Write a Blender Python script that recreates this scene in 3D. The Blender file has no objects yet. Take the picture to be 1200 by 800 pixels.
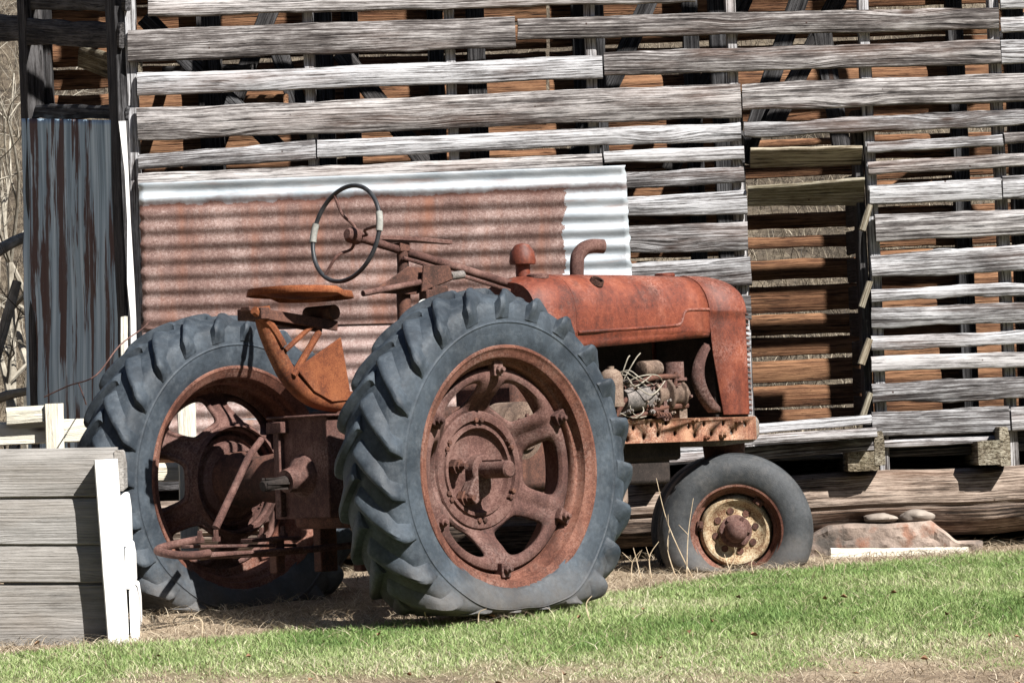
import bpy, bmesh, math, random
import numpy as np
from mathutils import Vector, Matrix, noise as mnoise
R = math.radians
random.seed(7); rng = np.random.default_rng(11)
SC = bpy.context.scene
COL = SC.collection

# ------------------------------------------------------------------ camera
F = 3900.0; RHO = .04; PITCH = math.atan(149 / F)
CAM = Vector((0, 0, .63))
fw = Vector((0, math.cos(PITCH), math.sin(PITCH)))
_u0 = Vector((0, -math.sin(PITCH), math.cos(PITCH))); _r0 = Vector((1, 0, 0))
rt = math.cos(RHO) * _r0 - math.sin(RHO) * _u0
up = math.sin(RHO) * _r0 + math.cos(RHO) * _u0
cd = bpy.data.cameras.new('camera'); cam = bpy.data.objects.new('camera', cd); COL.objects.link(cam)
cd.sensor_width = 36; cd.lens = F / 1200 * 36; cd.clip_end = 2000; cd.clip_start = .1
M = Matrix.Identity(4)
for i, v in enumerate((rt, up, -fw)):
    for k in range(3): M[k][i] = v[k]
M.translation = CAM
cam.matrix_world = M
SC.camera = cam

def W(x, y, Y):
    """real position of a measured point of the photograph on the upright plane at distance Y"""
    d = fw * F + rt * (x - 600) - up * (y - 400)
    return CAM + d * (Y / d.y)

# ------------------------------------------------------------------ materials
class G:
    def __init__(s, name):
        s.m = bpy.data.materials.new(name); s.m.use_nodes = True
        s.nt = s.m.node_tree; s.N = s.nt.nodes; s.L = s.nt.links
        s.b = s.N['Principled BSDF']
    def lk(s, a, b):
        if isinstance(a, bpy.types.NodeSocket): s.L.new(a, b)
        elif a is not None:
            if b.type == 'RGBA' and len(a) == 3: a = (*a, 1)
            b.default_value = a
    def obj(s): return s.N.new('ShaderNodeTexCoord').outputs['Object']
    def pos(s): return s.N.new('ShaderNodeNewGeometry').outputs['Position']
    def attr(s, n, out='Vector'):
        a = s.N.new('ShaderNodeAttribute'); a.attribute_name = n; return a.outputs[out]
    def rnd(s): return s.N.new('ShaderNodeObjectInfo').outputs['Random']
    def map(s, v, sc=(1, 1, 1), loc=(0, 0, 0)):
        n = s.N.new('ShaderNodeMapping'); s.lk(v, n.inputs['Vector'])
        n.inputs['Scale'].default_value = sc; s.lk(loc, n.inputs['Location']); return n.outputs[0]
    def noise(s, v, sc=5, det=4, ro=.55, dist=0, out='Fac'):
        n = s.N.new('ShaderNodeTexNoise'); s.lk(v, n.inputs['Vector'])
        n.inputs['Scale'].default_value = sc; n.inputs['Detail'].default_value = det
        n.inputs['Roughness'].default_value = ro; n.inputs['Distortion'].default_value = dist
        return n.outputs[out]
    def voro(s, v, sc=5, feat='F1', rnd=1):
        n = s.N.new('ShaderNodeTexVoronoi'); n.feature = feat; s.lk(v, n.inputs['Vector'])
        n.inputs['Scale'].default_value = sc; n.inputs['Randomness'].default_value = rnd
        return n.outputs['Distance']
    def math(s, op, a, b=None, clamp=False):
        n = s.N.new('ShaderNodeMath'); n.operation = op; n.use_clamp = clamp
        s.lk(a, n.inputs[0])
        if b is not None: s.lk(b, n.inputs[1])
        return n.outputs[0]
    def ramp(s, f, pts, interp='LINEAR'):
        n = s.N.new('ShaderNodeValToRGB'); s.lk(f, n.inputs[0]); e = n.color_ramp.elements
        n.color_ramp.interpolation = interp
        while len(e) < len(pts): e.new(.5)
        for el, (p, c) in zip(e, pts):
            el.position = p
            el.color = (c, c, c, 1) if isinstance(c, (int, float)) else (*c, 1)
        return n.outputs[0]
    def mix(s, f, a, b, bt='MIX'):
        n = s.N.new('ShaderNodeMix'); n.data_type = 'RGBA'; n.blend_type = bt
        s.lk(f, n.inputs[0]); s.lk(a, n.inputs[6]); s.lk(b, n.inputs[7]); return n.outputs[2]
    def sep(s, v):
        n = s.N.new('ShaderNodeSeparateXYZ'); s.lk(v, n.inputs[0]); return n.outputs
    def comb(s, x, y, z):
        n = s.N.new('ShaderNodeCombineXYZ')
        for i, a in enumerate((x, y, z)): s.lk(a, n.inputs[i])
        return n.outputs[0]
    def vadd(s, a, b):
        n = s.N.new('ShaderNodeVectorMath'); n.operation = 'ADD'; s.lk(a, n.inputs[0]); s.lk(b, n.inputs[1]); return n.outputs[0]
    def bump(s, h, st=.5, d=.01):
        n = s.N.new('ShaderNodeBump'); n.inputs['Strength'].default_value = st
        n.inputs['Distance'].default_value = d; s.lk(h, n.inputs['Height']); return n.outputs[0]
    def done(s, col, rough=.8, metal=0, nrm=None, spec=.3):
        s.lk(col, s.b.inputs['Base Color']); s.lk(rough, s.b.inputs['Roughness']); s.lk(metal, s.b.inputs['Metallic'])
        s.b.inputs['Specular IOR Level'].default_value = spec
        if nrm is not None: s.lk(nrm, s.b.inputs['Normal'])
        return s.m

def wood_mat(name, dark, mid, light, brown=(.2, .1, .055), brown_amt=.4, knots=True, contrast=1.0, cracks=.85):
    g = G(name); v = g.attr('gc'); tone = g.attr('tone', 'Fac')
    warp = g.noise(g.map(v, (.9, 5, 5)), 1, 2)
    x, y, z = g.sep(v)
    kn = None
    phase = g.math('MULTIPLY', warp, .022)
    if knots:
        kn = g.voro(g.map(v, (1.25, 5.0, 2.5)), 1)
        kf = g.ramp(kn, [(0, 1), (.34, 0)], 'EASE')
        phase = g.math('ADD', phase, g.math('MULTIPLY', kf, .024))
    y2 = g.math('ADD', y, phase)
    wv = g.comb(x, y2, z)
    rings = g.ramp(g.noise(g.map(wv, (2.0, 120, 60)), 1, 4, .62), [(.36, .10), (.47, .55), (.62, .95)])
    fine = g.noise(g.map(wv, (14, 260, 260)), 1, 4, .75)
    crack = g.ramp(g.noise(g.map(wv, (3.2, 95, 70), (3, 7, 1)), 1, 4, .65), [(.36, 1), (.41, 0)])
    blotch = g.noise(g.map(v, (3.2, 11, 9)), 1, 6, .7)
    f = g.math('ADD', g.math('MULTIPLY', g.math('SUBTRACT', rings, .5), contrast * .66), g.math('MULTIPLY', g.math('SUBTRACT', fine, .5), 1.0 * contrast))
    f = g.math('ADD', f, g.math('MULTIPLY', g.math('SUBTRACT', blotch, .5), 1.5))
    f = g.math('ADD', f, tone, True)
    c = g.ramp(f, [(0, dark), (.42, mid), (.9, light)])
    bm = g.ramp(g.noise(g.map(v, (.8, 4.5, 4.5), (9, 2, 4)), 1, 5, .6), [(.52, 0), (.72, brown_amt)])
    c = g.mix(bm, c, g.mix(.5, c, brown))
    c = g.mix(g.math('MULTIPLY', crack, cracks), c, tuple(d * .25 for d in dark))
    rn = g.rnd()
    c = g.mix(g.ramp(rn, [(.45, 0), (.95, .6)]), c, g.mix(1.0, c, (.96, .88, .81), 'MULTIPLY'))
    nl = g.ramp(g.voro(g.map(v, (1, 1, .05), (5, 1, 2)), 6.5), [(.028, .9), (.04, 0)])
    c = g.mix(nl, c, (.04, .02, .014))
    if knots:
        kd = g.ramp(kn, [(0.03, .9), (.085, 0)])
        c = g.mix(kd, c, (.05, .03, .022))
    h = g.math('SUBTRACT', g.math('ADD', g.math('MULTIPLY', rings, .6), g.math('MULTIPLY', fine, .5)), g.math('MULTIPLY', crack, 1.4 * cracks))
    return g.done(c, .85, 0, g.bump(h, .8, .006), .2)

def rust_mat(name, a, b, c, pale=None, pale_amt=.4, sc=1.0, rough=.85, streak=True, spec=.25, spk=.75):
    g = G(name); v = g.vadd(g.obj(), g.math('MULTIPLY', g.rnd(), 17.3))
    n1 = g.noise(v, 5 * sc, 6, .62)
    n2 = g.noise(v, 42 * sc, 4, .65)
    n3 = g.noise(v, 150, 3, .75)
    f = g.math('ADD', g.math('MULTIPLY', n1, .8), g.math('MULTIPLY', n2, .35))
    f = g.math('ADD', f, g.math('MULTIPLY', g.math('SUBTRACT', n3, .5), spk))
    col = g.ramp(f, [(.42, a), (.58, b), (.74, c)])
    if streak:
        st = g.noise(g.map(v, (14, 14, 1.2)), 1, 4, .6)
        col = g.mix(g.ramp(st, [(.52, 0), (.7, .5)]), col, tuple(x * .55 for x in a))
    if pale:
        m = g.math('MULTIPLY', g.ramp(g.noise(v, 3.2 * sc, 5, .6), [(.48, 0), (.66, 1)]), g.ramp(g.noise(v, 95, 4, .75), [(.44, 0), (.58, 1)]))
        col = g.mix(g.math('MULTIPLY', m, pale_amt), col, pale)
    h = g.math('ADD', n2, g.math('MULTIPLY', n3, .6))
    return g.done(col, rough, 0, g.bump(h, .55, .003), spec)

MT = {}
MT['grey_wood'] = wood_mat('weathered_grey_wood', (.018, .015, .0145), (.118, .110, .109), (.46, .46, .47), (.17, .08, .042), .65, contrast=1.02, cracks=.75)
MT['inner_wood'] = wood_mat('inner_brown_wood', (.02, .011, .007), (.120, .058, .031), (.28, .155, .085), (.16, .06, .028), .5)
MT['log_wood'] = wood_mat('hewn_log_wood', (.016, .012, .010), (.13, .095, .073), (.38, .305, .25), (.22, .11, .06), .6, knots=False, contrast=1.2)
MT['planter_wood'] = wood_mat('planter_wood', (.06, .056, .052), (.225, .22, .21), (.34, .335, .325), (.19, .145, .10), .7, contrast=.28, cracks=.15)
MT['dark_wood'] = wood_mat('shade_dark_wood', (.006, .006, .007), (.032, .031, .032), (.10, .10, .105), (.04, .028, .02), .3)  # wood of the shaded end and inside, shade put into its colour
MT['mossy_wood'] = wood_mat('mossy_wood', (.03, .025, .016), (.14, .115, .08), (.36, .33, .26), (.07, .07, .03), .8)
MT['cream_wood'] = wood_mat('cream_fence_wood', (.2, .185, .15), (.55, .52, .43), (.72, .69, .6), (.25, .26, .14), .5, contrast=.5, cracks=.3)
MT['rust_red'] = rust_mat('rust_red_paint', (.050, .012, .0065), (.128, .027, .0125), (.20, .054, .026), (.36, .19, .15), .5, rough=.6, spec=.4, spk=.42)
MT['rust_brown'] = rust_mat('rust_brown_iron', (0.0400, 0.0192, 0.0160), (0.0840, 0.0400, 0.0320), (0.1440, 0.0800, 0.0656), (0.2560, 0.1760, 0.1520), .5)
MT['rust_orange'] = rust_mat('rust_orange_steel', (0.0855, 0.0247, 0.0104), (0.1805, 0.0494, 0.0181), (0.2850, 0.0950, 0.0380), (0.4275, 0.2090, 0.0950), .3)
MT['rust_bracket'] = rust_mat('rust_bracket_steel', (.055, .019, .010), (.125, .036, .014), (.20, .068, .026), (.34, .17, .09), .35)
MT['rust_dark'] = rust_mat('rust_dark_iron', (.03, .017, .013), (.075, .035, .026), (.13, .06, .04), None)
MT['rust_tan'] = rust_mat('rust_tan_iron', (0.0600, 0.0400, 0.0304), (0.1360, 0.0920, 0.0680), (0.2240, 0.1680, 0.1280), (0.3600, 0.3040, 0.2640), .5)
MT['rust_rail'] = rust_mat('rust_rail_paint', (.10, .036, .022), (.20, .088, .050), (.29, .165, .10), (.40, .29, .21), .6, 1.6)
MT['rim_rust'] = rust_mat('rim_rust', (.055, .020, .013), (.118, .046, .030), (.19, .088, .060), (.32, .21, .17), .45)
MT['cream_rust'] = rust_mat('flaking_cream_paint', (0.1200, 0.0520, 0.0280), (0.3200, 0.2320, 0.1360), (0.4640, 0.4000, 0.2800), None, sc=2.6)
MT['engine_iron'] = rust_mat('shaded_engine_iron', (0.0108, 0.0084, 0.0072), (0.0240, 0.0180, 0.0156), (0.0480, 0.0360, 0.0300), None)  # iron darkened to carry the hood's shadow in its colour
MT['grey_iron'] = rust_mat('grey_cast_iron', (.07, .065, .06), (.14, .125, .115), (.25, .22, .2), (.3, .2, .13), .5)

def simple(name, c1, c2, sc=20, rough=.6, bump=.2, spec=.3, metal=0):
    g = G(name); v = g.obj(); n = g.noise(v, sc, 5, .6)
    return g.done(g.ramp(n, [(.35, c1), (.65, c2)]), rough, metal, g.bump(g.noise(v, sc * 6, 3), bump, .002), spec)
MT['black'] = simple('black_rubber_grip', (.018, .019, .021), (.04, .042, .045), 30, .45)
MT['wrap'] = simple('pale_tape', (.17, .17, .155), (.27, .27, .245), 60, .8)
MT['cable'] = simple('pale_cable', (.14, .12, .09), (.36, .33, .27), 40, .6)
MT['white_glass'] = simple('white_gauge_face', (.6, .6, .58), (.75, .75, .73), 40, .3)
MT['stone'] = simple('field_stone', (.15, .12, .10), (.30, .26, .22), 9, .9, .6)
MT['dark_lump_fill'] = simple('dark_lump_fill', (.02, .018, .016), (.05, .045, .04), 9, .9, .6)  # very dark fill for the lump at far right
MT['leaf'] = simple('dead_leaf', (.10, .05, .025), (.26, .15, .085), 8, .8)
MT['stalk'] = simple('dry_stalk', (.36, .27, .17), (.55, .45, .32), 30, .9)
MT['bark'] = simple('pale_bare_bark', (.16, .14, .11), (.36, .33, .27), 12, .9, .5)
MT['dark_bark'] = simple('dark_bare_bark', (.035, .03, .028), (.09, .075, .065), 12, .9, .5)

def sandstone():
    g = G('sandstone'); v = g.obj()
    n = g.noise(v, 4, 6, .65)
    c = g.ramp(n, [(.36, (.08, .07, .062)), (.5, (.22, .17, .14)), (.62, (.33, .26, .215))])
    c = g.mix(g.ramp(g.noise(g.map(v, (1, 1, 1), (3, 1, 5)), 7, 4, .6), [(.55, 0), (.66, .7)]), c, (.22, .09, .05))
    return g.done(c, .9, 0, g.bump(g.noise(v, 26, 6, .7), .8, .012), .2)
MT['sandstone'] = sandstone()

def white_paint():
    g = G('white_paint'); v = g.obj()
    c = g.ramp(g.noise(g.map(v, (12, 12, 2)), 1, 5, .6), [(.3, (.66, .65, .63)), (.5, (.80, .79, .77))])
    c = g.mix(g.ramp(g.noise(g.map(v, (40, 40, 5)), 1, 4, .7), [(.64, 0), (.70, .7)]), c, (.33, .29, .25))
    zz = g.math('ADD', g.sep(v)[2], g.math('MULTIPLY', g.noise(v, 14, 4), .12))
    c = g.mix(g.ramp(zz, [(-.36 * 1, .7), (-.27 * 1, 0)]) if False else 0.0, c, (.3, .22, .15))
    return g.done(c, .6, 0, g.bump(g.noise(g.map(v, (60, 60, 6)), 1, 3), .25, .003), .3)
MT['white'] = white_paint()

def tyre_mat(name, base, worn, dust):
    g = G(name); v = g.obj()
    n = g.noise(v, 5.5, 6, .6); n2 = g.noise(v, 60, 4, .6)
    c = g.ramp(n, [(.38, base), (.62, worn)])
    c = g.mix(g.ramp(g.noise(g.map(v, (1, 1, 1), (4, 2, 9)), 14, 6, .75), [(.48, 0), (.74, .45)]), c, dust)
    c = g.mix(g.ramp(n2, [(.35, .35), (.6, 0)]), c, tuple(b * .55 for b in base))
    sc = g.voro(g.map(v, (1, 1, 1), (1, 3, 2)), 26, 'DISTANCE_TO_EDGE')
    sp = g.math('MULTIPLY', g.ramp(sc, [(0, 1), (.035, 0)]), g.ramp(g.noise(v, 7, 3), [(.52, 0), (.68, .5)]))
    c = g.mix(sp, c, (.02, .022, .025))
    zd = g.math('ADD', g.sep(v)[2], g.math('MULTIPLY', g.noise(v, 8, 5, .7), -.42))
    c = g.mix(g.ramp(zd, [(-.12, .75), (.10, 0)]) if False else g.math('MULTIPLY', g.math('SUBTRACT', .06, zd), 1.7, True), c, (.13, .105, .08))
    rr = g.ramp(n, [(.35, .52), (.65, .72)])
    h = g.math('ADD', g.math('MULTIPLY', n2, .6), g.noise(v, 300, 2))
    return g.done(c, rr, 0, g.bump(h, .45, .004), .3)
MT['tyre'] = tyre_mat('weathered_tyre_rubber', (.021, .028, .036), (.049, .063, .078), (.120, .135, .148))
MT['front_tyre'] = tyre_mat('worn_front_tyre_rubber', (0.0272, 0.0298, 0.0323), (0.0561, 0.0603, 0.0646), (0.1190, 0.1105, 0.1020))

def corrugated(name, x_edge, z_top, upper):
    # rust with a bare zinc margin where another sheet used to lap over it
    g = G(name); v = g.obj(); x, y, z = g.sep(v)
    wob = g.math('MULTIPLY', g.math('SUBTRACT', g.noise(v, 9, 5, .65), .5), .09)
    n1 = g.noise(v, 3.2, 6, .65); n2 = g.noise(v, 60, 4, .7); n3 = g.noise(v, 160, 3, .75)
    st = g.noise(g.map(v, (7, 1, 1.2)), 1, 5, .6)
    f = g.math('ADD', g.math('MULTIPLY', n1, .55), g.math('MULTIPLY', n2, .35))
    f = g.math('ADD', g.math('ADD', f, .1), g.math('MULTIPLY', g.math('SUBTRACT', n3, .5), .45))
    if upper:
        col = g.ramp(f, [(.40, (.066, .032, .025)), (.56, (.150, .092, .078)), (.72, (.31, .232, .208))])
        col = g.mix(g.ramp(st, [(.5, 0), (.72, .65)]), col, (.21, .085, .048))
    else:
        col = g.ramp(f, [(.40, (.14, .075, .06)), (.56, (.28, .20, .18)), (.72, (.45, .38, .35))])
        col = g.mix(g.ramp(st, [(.52, 0), (.74, .55)]), col, (.36, .19, .10))
    zi = g.ramp(g.noise(g.map(v, (3, 1, 9)), 1, 5, .6), [(.35, (.25, .285, .31)), (.6, (.45, .485, .51))])
    zi = g.mix(g.ramp(g.noise(g.map(v, (2, 1, 22), (5, 1, 3)), 1, 5, .65), [(.54, 0), (.68, .55)]), zi, (.30, .16, .11))
    mx = g.ramp(g.math('ADD', x, wob), [(0, 0), (1, 1)])
    wob2 = g.math('MULTIPLY', g.math('SUBTRACT', g.noise(g.map(v, (1, 1, 1), (7, 0, 2)), 5, 5, .7), .5), .22)
    ax = g.math('GREATER_THAN', g.math('ADD', x, wob2), x_edge)
    az = g.math('GREATER_THAN', g.math('ADD', z, wob), z_top)
    m = g.math('MAXIMUM', ax, az)
    edge = g.math('SUBTRACT', 1, g.math('MULTIPLY', g.math('ABSOLUTE', g.math('SUBTRACT', g.math('ADD', z, wob), z_top)), 30), True)
    col = g.mix(m, col, zi)
    col = g.mix(g.math('MULTIPLY', edge, .75), col, (.12, .05, .036))
    return g.done(col, g.ramp(m, [(0, .8), (1, .5)]), g.math('MULTIPLY', m, .25), g.bump(g.math('ADD', n2, n3), .35, .003), .3)

def sheet_end():
    g = G('streaked_sheet_metal'); v = g.attr('gc')
    s1 = g.noise(g.map(v, (16, 16, .7)), 1, 5, .6); s2 = g.noise(g.map(v, (60, 60, 1.5)), 1, 4, .6)
    c = g.ramp(g.math('ADD', g.math('MULTIPLY', s1, .6), g.math('MULTIPLY', s2, .4)), [(.36, (.13, .19, .245)), (.5, (.34, .46, .56)), (.62, (.58, .71, .80))])
    rs = g.noise(g.map(v, (6.5, 6.5, .7), (2, 5, 1)), 1, 6, .68)
    c = g.mix(g.ramp(rs, [(.51, 0), (.545, .95)]), c, (.075, .028, .016))
    return g.done(c, .65, .1, g.bump(s2, .3, .004), .3)
MT['sheet_end'] = sheet_end()

def ground_mat():
    g = G('grass_and_bare_dirt'); v = g.pos()
    n = g.noise(v, 1.6, 6, .65); n2 = g.noise(v, 18, 5, .65); n3 = g.noise(v, 110, 3, .65)
    c = g.ramp(g.math('ADD', g.math('MULTIPLY', n, .5), g.math('MULTIPLY', n2, .5)), [(.38, (.12, .088, .06)), (.52, (.26, .20, .14)), (.66, (.38, .31, .23))])
    c = g.mix(g.ramp(n3, [(.56, 0), (.66, .8)]), c, (.46, .38, .28))
    gr = g.attr('grassy', 'Fac')
    c = g.mix(g.math('MULTIPLY', gr, .75), c, g.mix(n2, (.07, .10, .03), (.2, .22, .09)))
    return g.done(c, .95, 0, g.bump(g.math('ADD', n2, g.math('MULTIPLY', n3, .6)), .9, .02), .1)
MT['ground'] = ground_mat()

def hill_mat():
    g = G('dry_hillside'); v = g.pos()
    n = g.noise(v, .5, 6, .65); n2 = g.noise(v, 5, 5, .7)
    c = g.ramp(g.math('ADD', g.math('MULTIPLY', n, .5), g.math('MULTIPLY', n2, .5)), [(.38, (.022, .018, .014)), (.5, (.085, .068, .050)), (.62, (.17, .14, .10))])
    return g.done(c, .95, 0, g.bump(n2, .8, .08), .1)
MT['hill'] = hill_mat()
MT['sky_blocker'] = simple('dark_sky_blocker', (.012, .014, .008), (.04, .038, .024), .4, .95, .5)  # dark surface of the added ring that blocks sky light

def blade_mat(name, stops, trans=.0):
    g = G(name); t = g.attr('tint', 'Fac')
    c = g.ramp(t, stops)
    m = g.done(c, .6, 0, None, .3)
    if trans:
        tr = g.N.new('ShaderNodeBsdfTranslucent'); g.lk(c, tr.inputs[0])
        ms = g.N.new('ShaderNodeMixShader'); ms.inputs[0].default_value = trans
        g.L.new(g.b.outputs[0], ms.inputs[1]); g.L.new(tr.outputs[0], ms.inputs[2])
        g.L.new(ms.outputs[0], g.N['Material Output'].inputs[0])
    return m
MT['grass'] = blade_mat('grass_blades', [(0, (.10, .18, .045)), (.35, (.23, .325, .105)), (.62, (.37, .43, .20)), (.82, (.52, .50, .33)), (1, (.60, .53, .40))], .3)
MT['hill_straw'] = blade_mat('dry_hill_straw', [(0, (.035, .027, .02)), (.5, (.135, .11, .075)), (1, (.36, .31, .23))], .1)
MT['straw'] = blade_mat('dry_straw', [(0, (.15, .11, .07)), (.5, (.33, .265, .18)), (1, (.54, .47, .36))], .15)

# ------------------------------------------------------------------ mesh builder
class MB:
    def __init__(s): s.v = []; s.f = []; s.gc = []; s.tone = []
    def add(s, vs, fs, gc=None, tone=.5):
        b = len(s.v); s.v += [Vector(p) for p in vs]
        s.f += [tuple(i + b for i in f) for f in fs]
        s.gc += list(gc) if gc else [tuple(p) for p in vs]
        s.tone += [tone] * len(vs)
    def box(s, c, size, rot=None):
        hx, hy, hz = (a / 2 for a in size); c = Vector(c)
        vs = [Vector((x, y, z)) for x in (-hx, hx) for y in (-hy, hy) for z in (-hz, hz)]
        if rot is not None: vs = [rot @ p for p in vs]
        s.add([p + c for p in vs], [(0, 1, 3, 2), (4, 6, 7, 5), (0, 4, 5, 1), (2, 3, 7, 6), (0, 2, 6, 4), (1, 5, 7, 3)])
    def tube(s, pts, r, n=10, closed=False, smooth=0):
        pts = [Vector(p) for p in pts]
        if smooth: pts = catmull(pts, smooth, closed)
        rs = r if isinstance(r, (list, tuple)) else [r] * len(pts)
        if len(rs) != len(pts): rs = [rs[0] + (rs[-1] - rs[0]) * i / (len(pts) - 1) for i in range(len(pts))]
        m = len(pts); vs = []; fs = []; nrm = None
        for i in range(m):
            if closed: t = pts[(i + 1) % m] - pts[i - 1]
            else: t = pts[min(i + 1, m - 1)] - pts[max(i - 1, 0)]
            t.normalize()
            if nrm is None:
                a = Vector((0, 0, 1)) if abs(t.z) < .9 else Vector((1, 0, 0))
                nrm = (a - t * a.dot(t)).normalized()
            else: nrm = (nrm - t * nrm.dot(t)).normalized()
            bn = t.cross(nrm)
            for k in range(n):
                an = 2 * math.pi * k / n
                vs.append(pts[i] + (nrm * math.cos(an) + bn * math.sin(an)) * rs[i])
        for i in range(m if closed else m - 1):
            j = (i + 1) % m
            for k in range(n): fs.append((i * n + k, i * n + (k + 1) % n, j * n + (k + 1) % n, j * n + k))
        if not closed: fs += [tuple(range(n - 1, -1, -1)), tuple((m - 1) * n + k for k in range(n))]
        s.add(vs, fs)
    def lathe(s, prof, o, ax, n=48, closed=False, a0=0, a1=2 * math.pi, cap=False):
        """prof: (distance along ax, radius)"""
        o = Vector(o); ax = Vector(ax).normalized()
        e1 = Vector((1, 0, 0)) if abs(ax.x) < .9 else Vector((0, 1, 0))
        e1 = (e1 - ax * e1.dot(ax)).normalized(); e2 = ax.cross(e1)
        m = len(prof); vs = []; fs = []; full = abs(a1 - a0 - 2 * math.pi) < 1e-6; nn = n if full else n + 1
        for k in range(nn):
            an = a0 + (a1 - a0) * k / n
            d = e1 * math.cos(an) + e2 * math.sin(an)
            for (a, r) in prof: vs.append(o + ax * a + d * max(r, 1e-4))
        for k in range(n):
            k2 = (k + 1) % nn
            for i in range(m if closed else m - 1):
                j = (i + 1) % m
                fs.append((k * m + i, k * m + j, k2 * m + j, k2 * m + i))
        s.add(vs, fs)
    def prism(s, outline, d, place):
        """outline 2D points, extruded by d; place(a, b, c) maps to space"""
        n = len(outline)
        vs = [place(a, b, 0) for a, b in outline] + [place(a, b, d) for a, b in outline]
        fs = [tuple(range(n)), tuple(range(2 * n - 1, n - 1, -1))] + [(i, i + n, (i + 1) % n + n, (i + 1) % n) for i in range(n)]
        s.add(vs, fs)
    def grid(s, rows, closed=False):
        m = len(rows[0]); vs = [p for r in rows for p in r]; fs = []
        for i in range(len(rows) - 1):
            for k in range(m if closed else m - 1):
                fs.append((i * m + k, i * m + (k + 1) % m, (i + 1) * m + (k + 1) % m, (i + 1) * m + k))
        s.add(vs, fs)
    def ball(s, c, r, n=14, sq=(1, 1, 1)):
        c = Vector(c); rows = []
        for i in range(n // 2 + 1):
            t = math.pi * i / (n // 2)
            rows.append([c + Vector((r * sq[0] * math.sin(t) * math.cos(2 * math.pi * k / n), r * sq[1] * math.sin(t) * math.sin(2 * math.pi * k / n), r * sq[2] * math.cos(t))) for k in range(n)])
        s.grid(rows, True)
    def build(s, name, mat, parent=None, origin=(0, 0, 0), bevel=0, smooth=35, merge=True, solid=0, fixn=True, center=True, sub=0):
        me = bpy.data.meshes.new(name)
        o3 = Vector(origin)
        P = [p - o3 for p in s.v]
        if center:
            lo = Vector([min(p[i] for p in P) for i in range(3)]); hi = Vector([max(p[i] for p in P) for i in range(3)])
            c = (lo + hi) / 2
        else: c = Vector((0, 0, 0))
        me.from_pydata([p - c for p in P], [], s.f)
        a = me.attributes.new('gc', 'FLOAT_VECTOR', 'POINT'); a.data.foreach_set('vector', np.array([x for g in s.gc for x in g], dtype=np.float32))
        a = me.attributes.new('tone', 'FLOAT', 'POINT'); a.data.foreach_set('value', np.array(s.tone, dtype=np.float32))
        bm = bmesh.new(); bm.from_mesh(me)
        if merge: bmesh.ops.remove_doubles(bm, verts=bm.verts, dist=1e-5)
        if fixn: bmesh.ops.recalc_face_normals(bm, faces=bm.faces)
        for f in bm.faces: f.smooth = True
        bm.to_mesh(me); bm.free()
        me.set_sharp_from_angle(angle=R(smooth))
        me.materials.append(MT[mat] if isinstance(mat, str) else mat)
        o = bpy.data.objects.new(name, me); COL.objects.link(o)
        o.location = c
        if parent: o.parent = parent
        if solid:
            md = o.modifiers.new('s', 'SOLIDIFY'); md.thickness = solid; md.offset = 0
        if sub:
            md = o.modifiers.new('u', 'SUBSURF'); md.levels = md.render_levels = sub
        if bevel:
            md = o.modifiers.new('b', 'BEVEL'); md.width = bevel; md.segments = 2; md.limit_method = 'ANGLE'; md.angle_limit = R(40)
        return o

def catmull(p, n, closed=False):
    out = []; m = len(p)
    for i in range(m if closed else m - 1):
        if closed: a, b, c, d = p[i - 1], p[i], p[(i + 1) % m], p[(i + 2) % m]
        else: a, b, c, d = p[max(i - 1, 0)], p[i], p[i + 1], p[min(i + 2, m - 1)]
        for k in range(n):
            t = k / n
            out.append(.5 * ((2 * b) + (c - a) * t + (2 * a - 5 * b + 4 * c - d) * t * t + (3 * b - a - 3 * c + d) * t ** 3))
    if not closed: out.append(p[-1])
    return out

def tag(o, label=None, cat=None, group=None, kind=None):
    if label: o['label'] = label
    if cat: o['category'] = cat
    if group: o['group'] = group
    if kind: o['kind'] = kind
    return o
def empty(name, loc, rz=0):
    o = bpy.data.objects.new(name, None); COL.objects.link(o); o.location = loc; o.rotation_euler = (0, 0, rz)
    o.empty_display_size = .1
    return o

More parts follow.
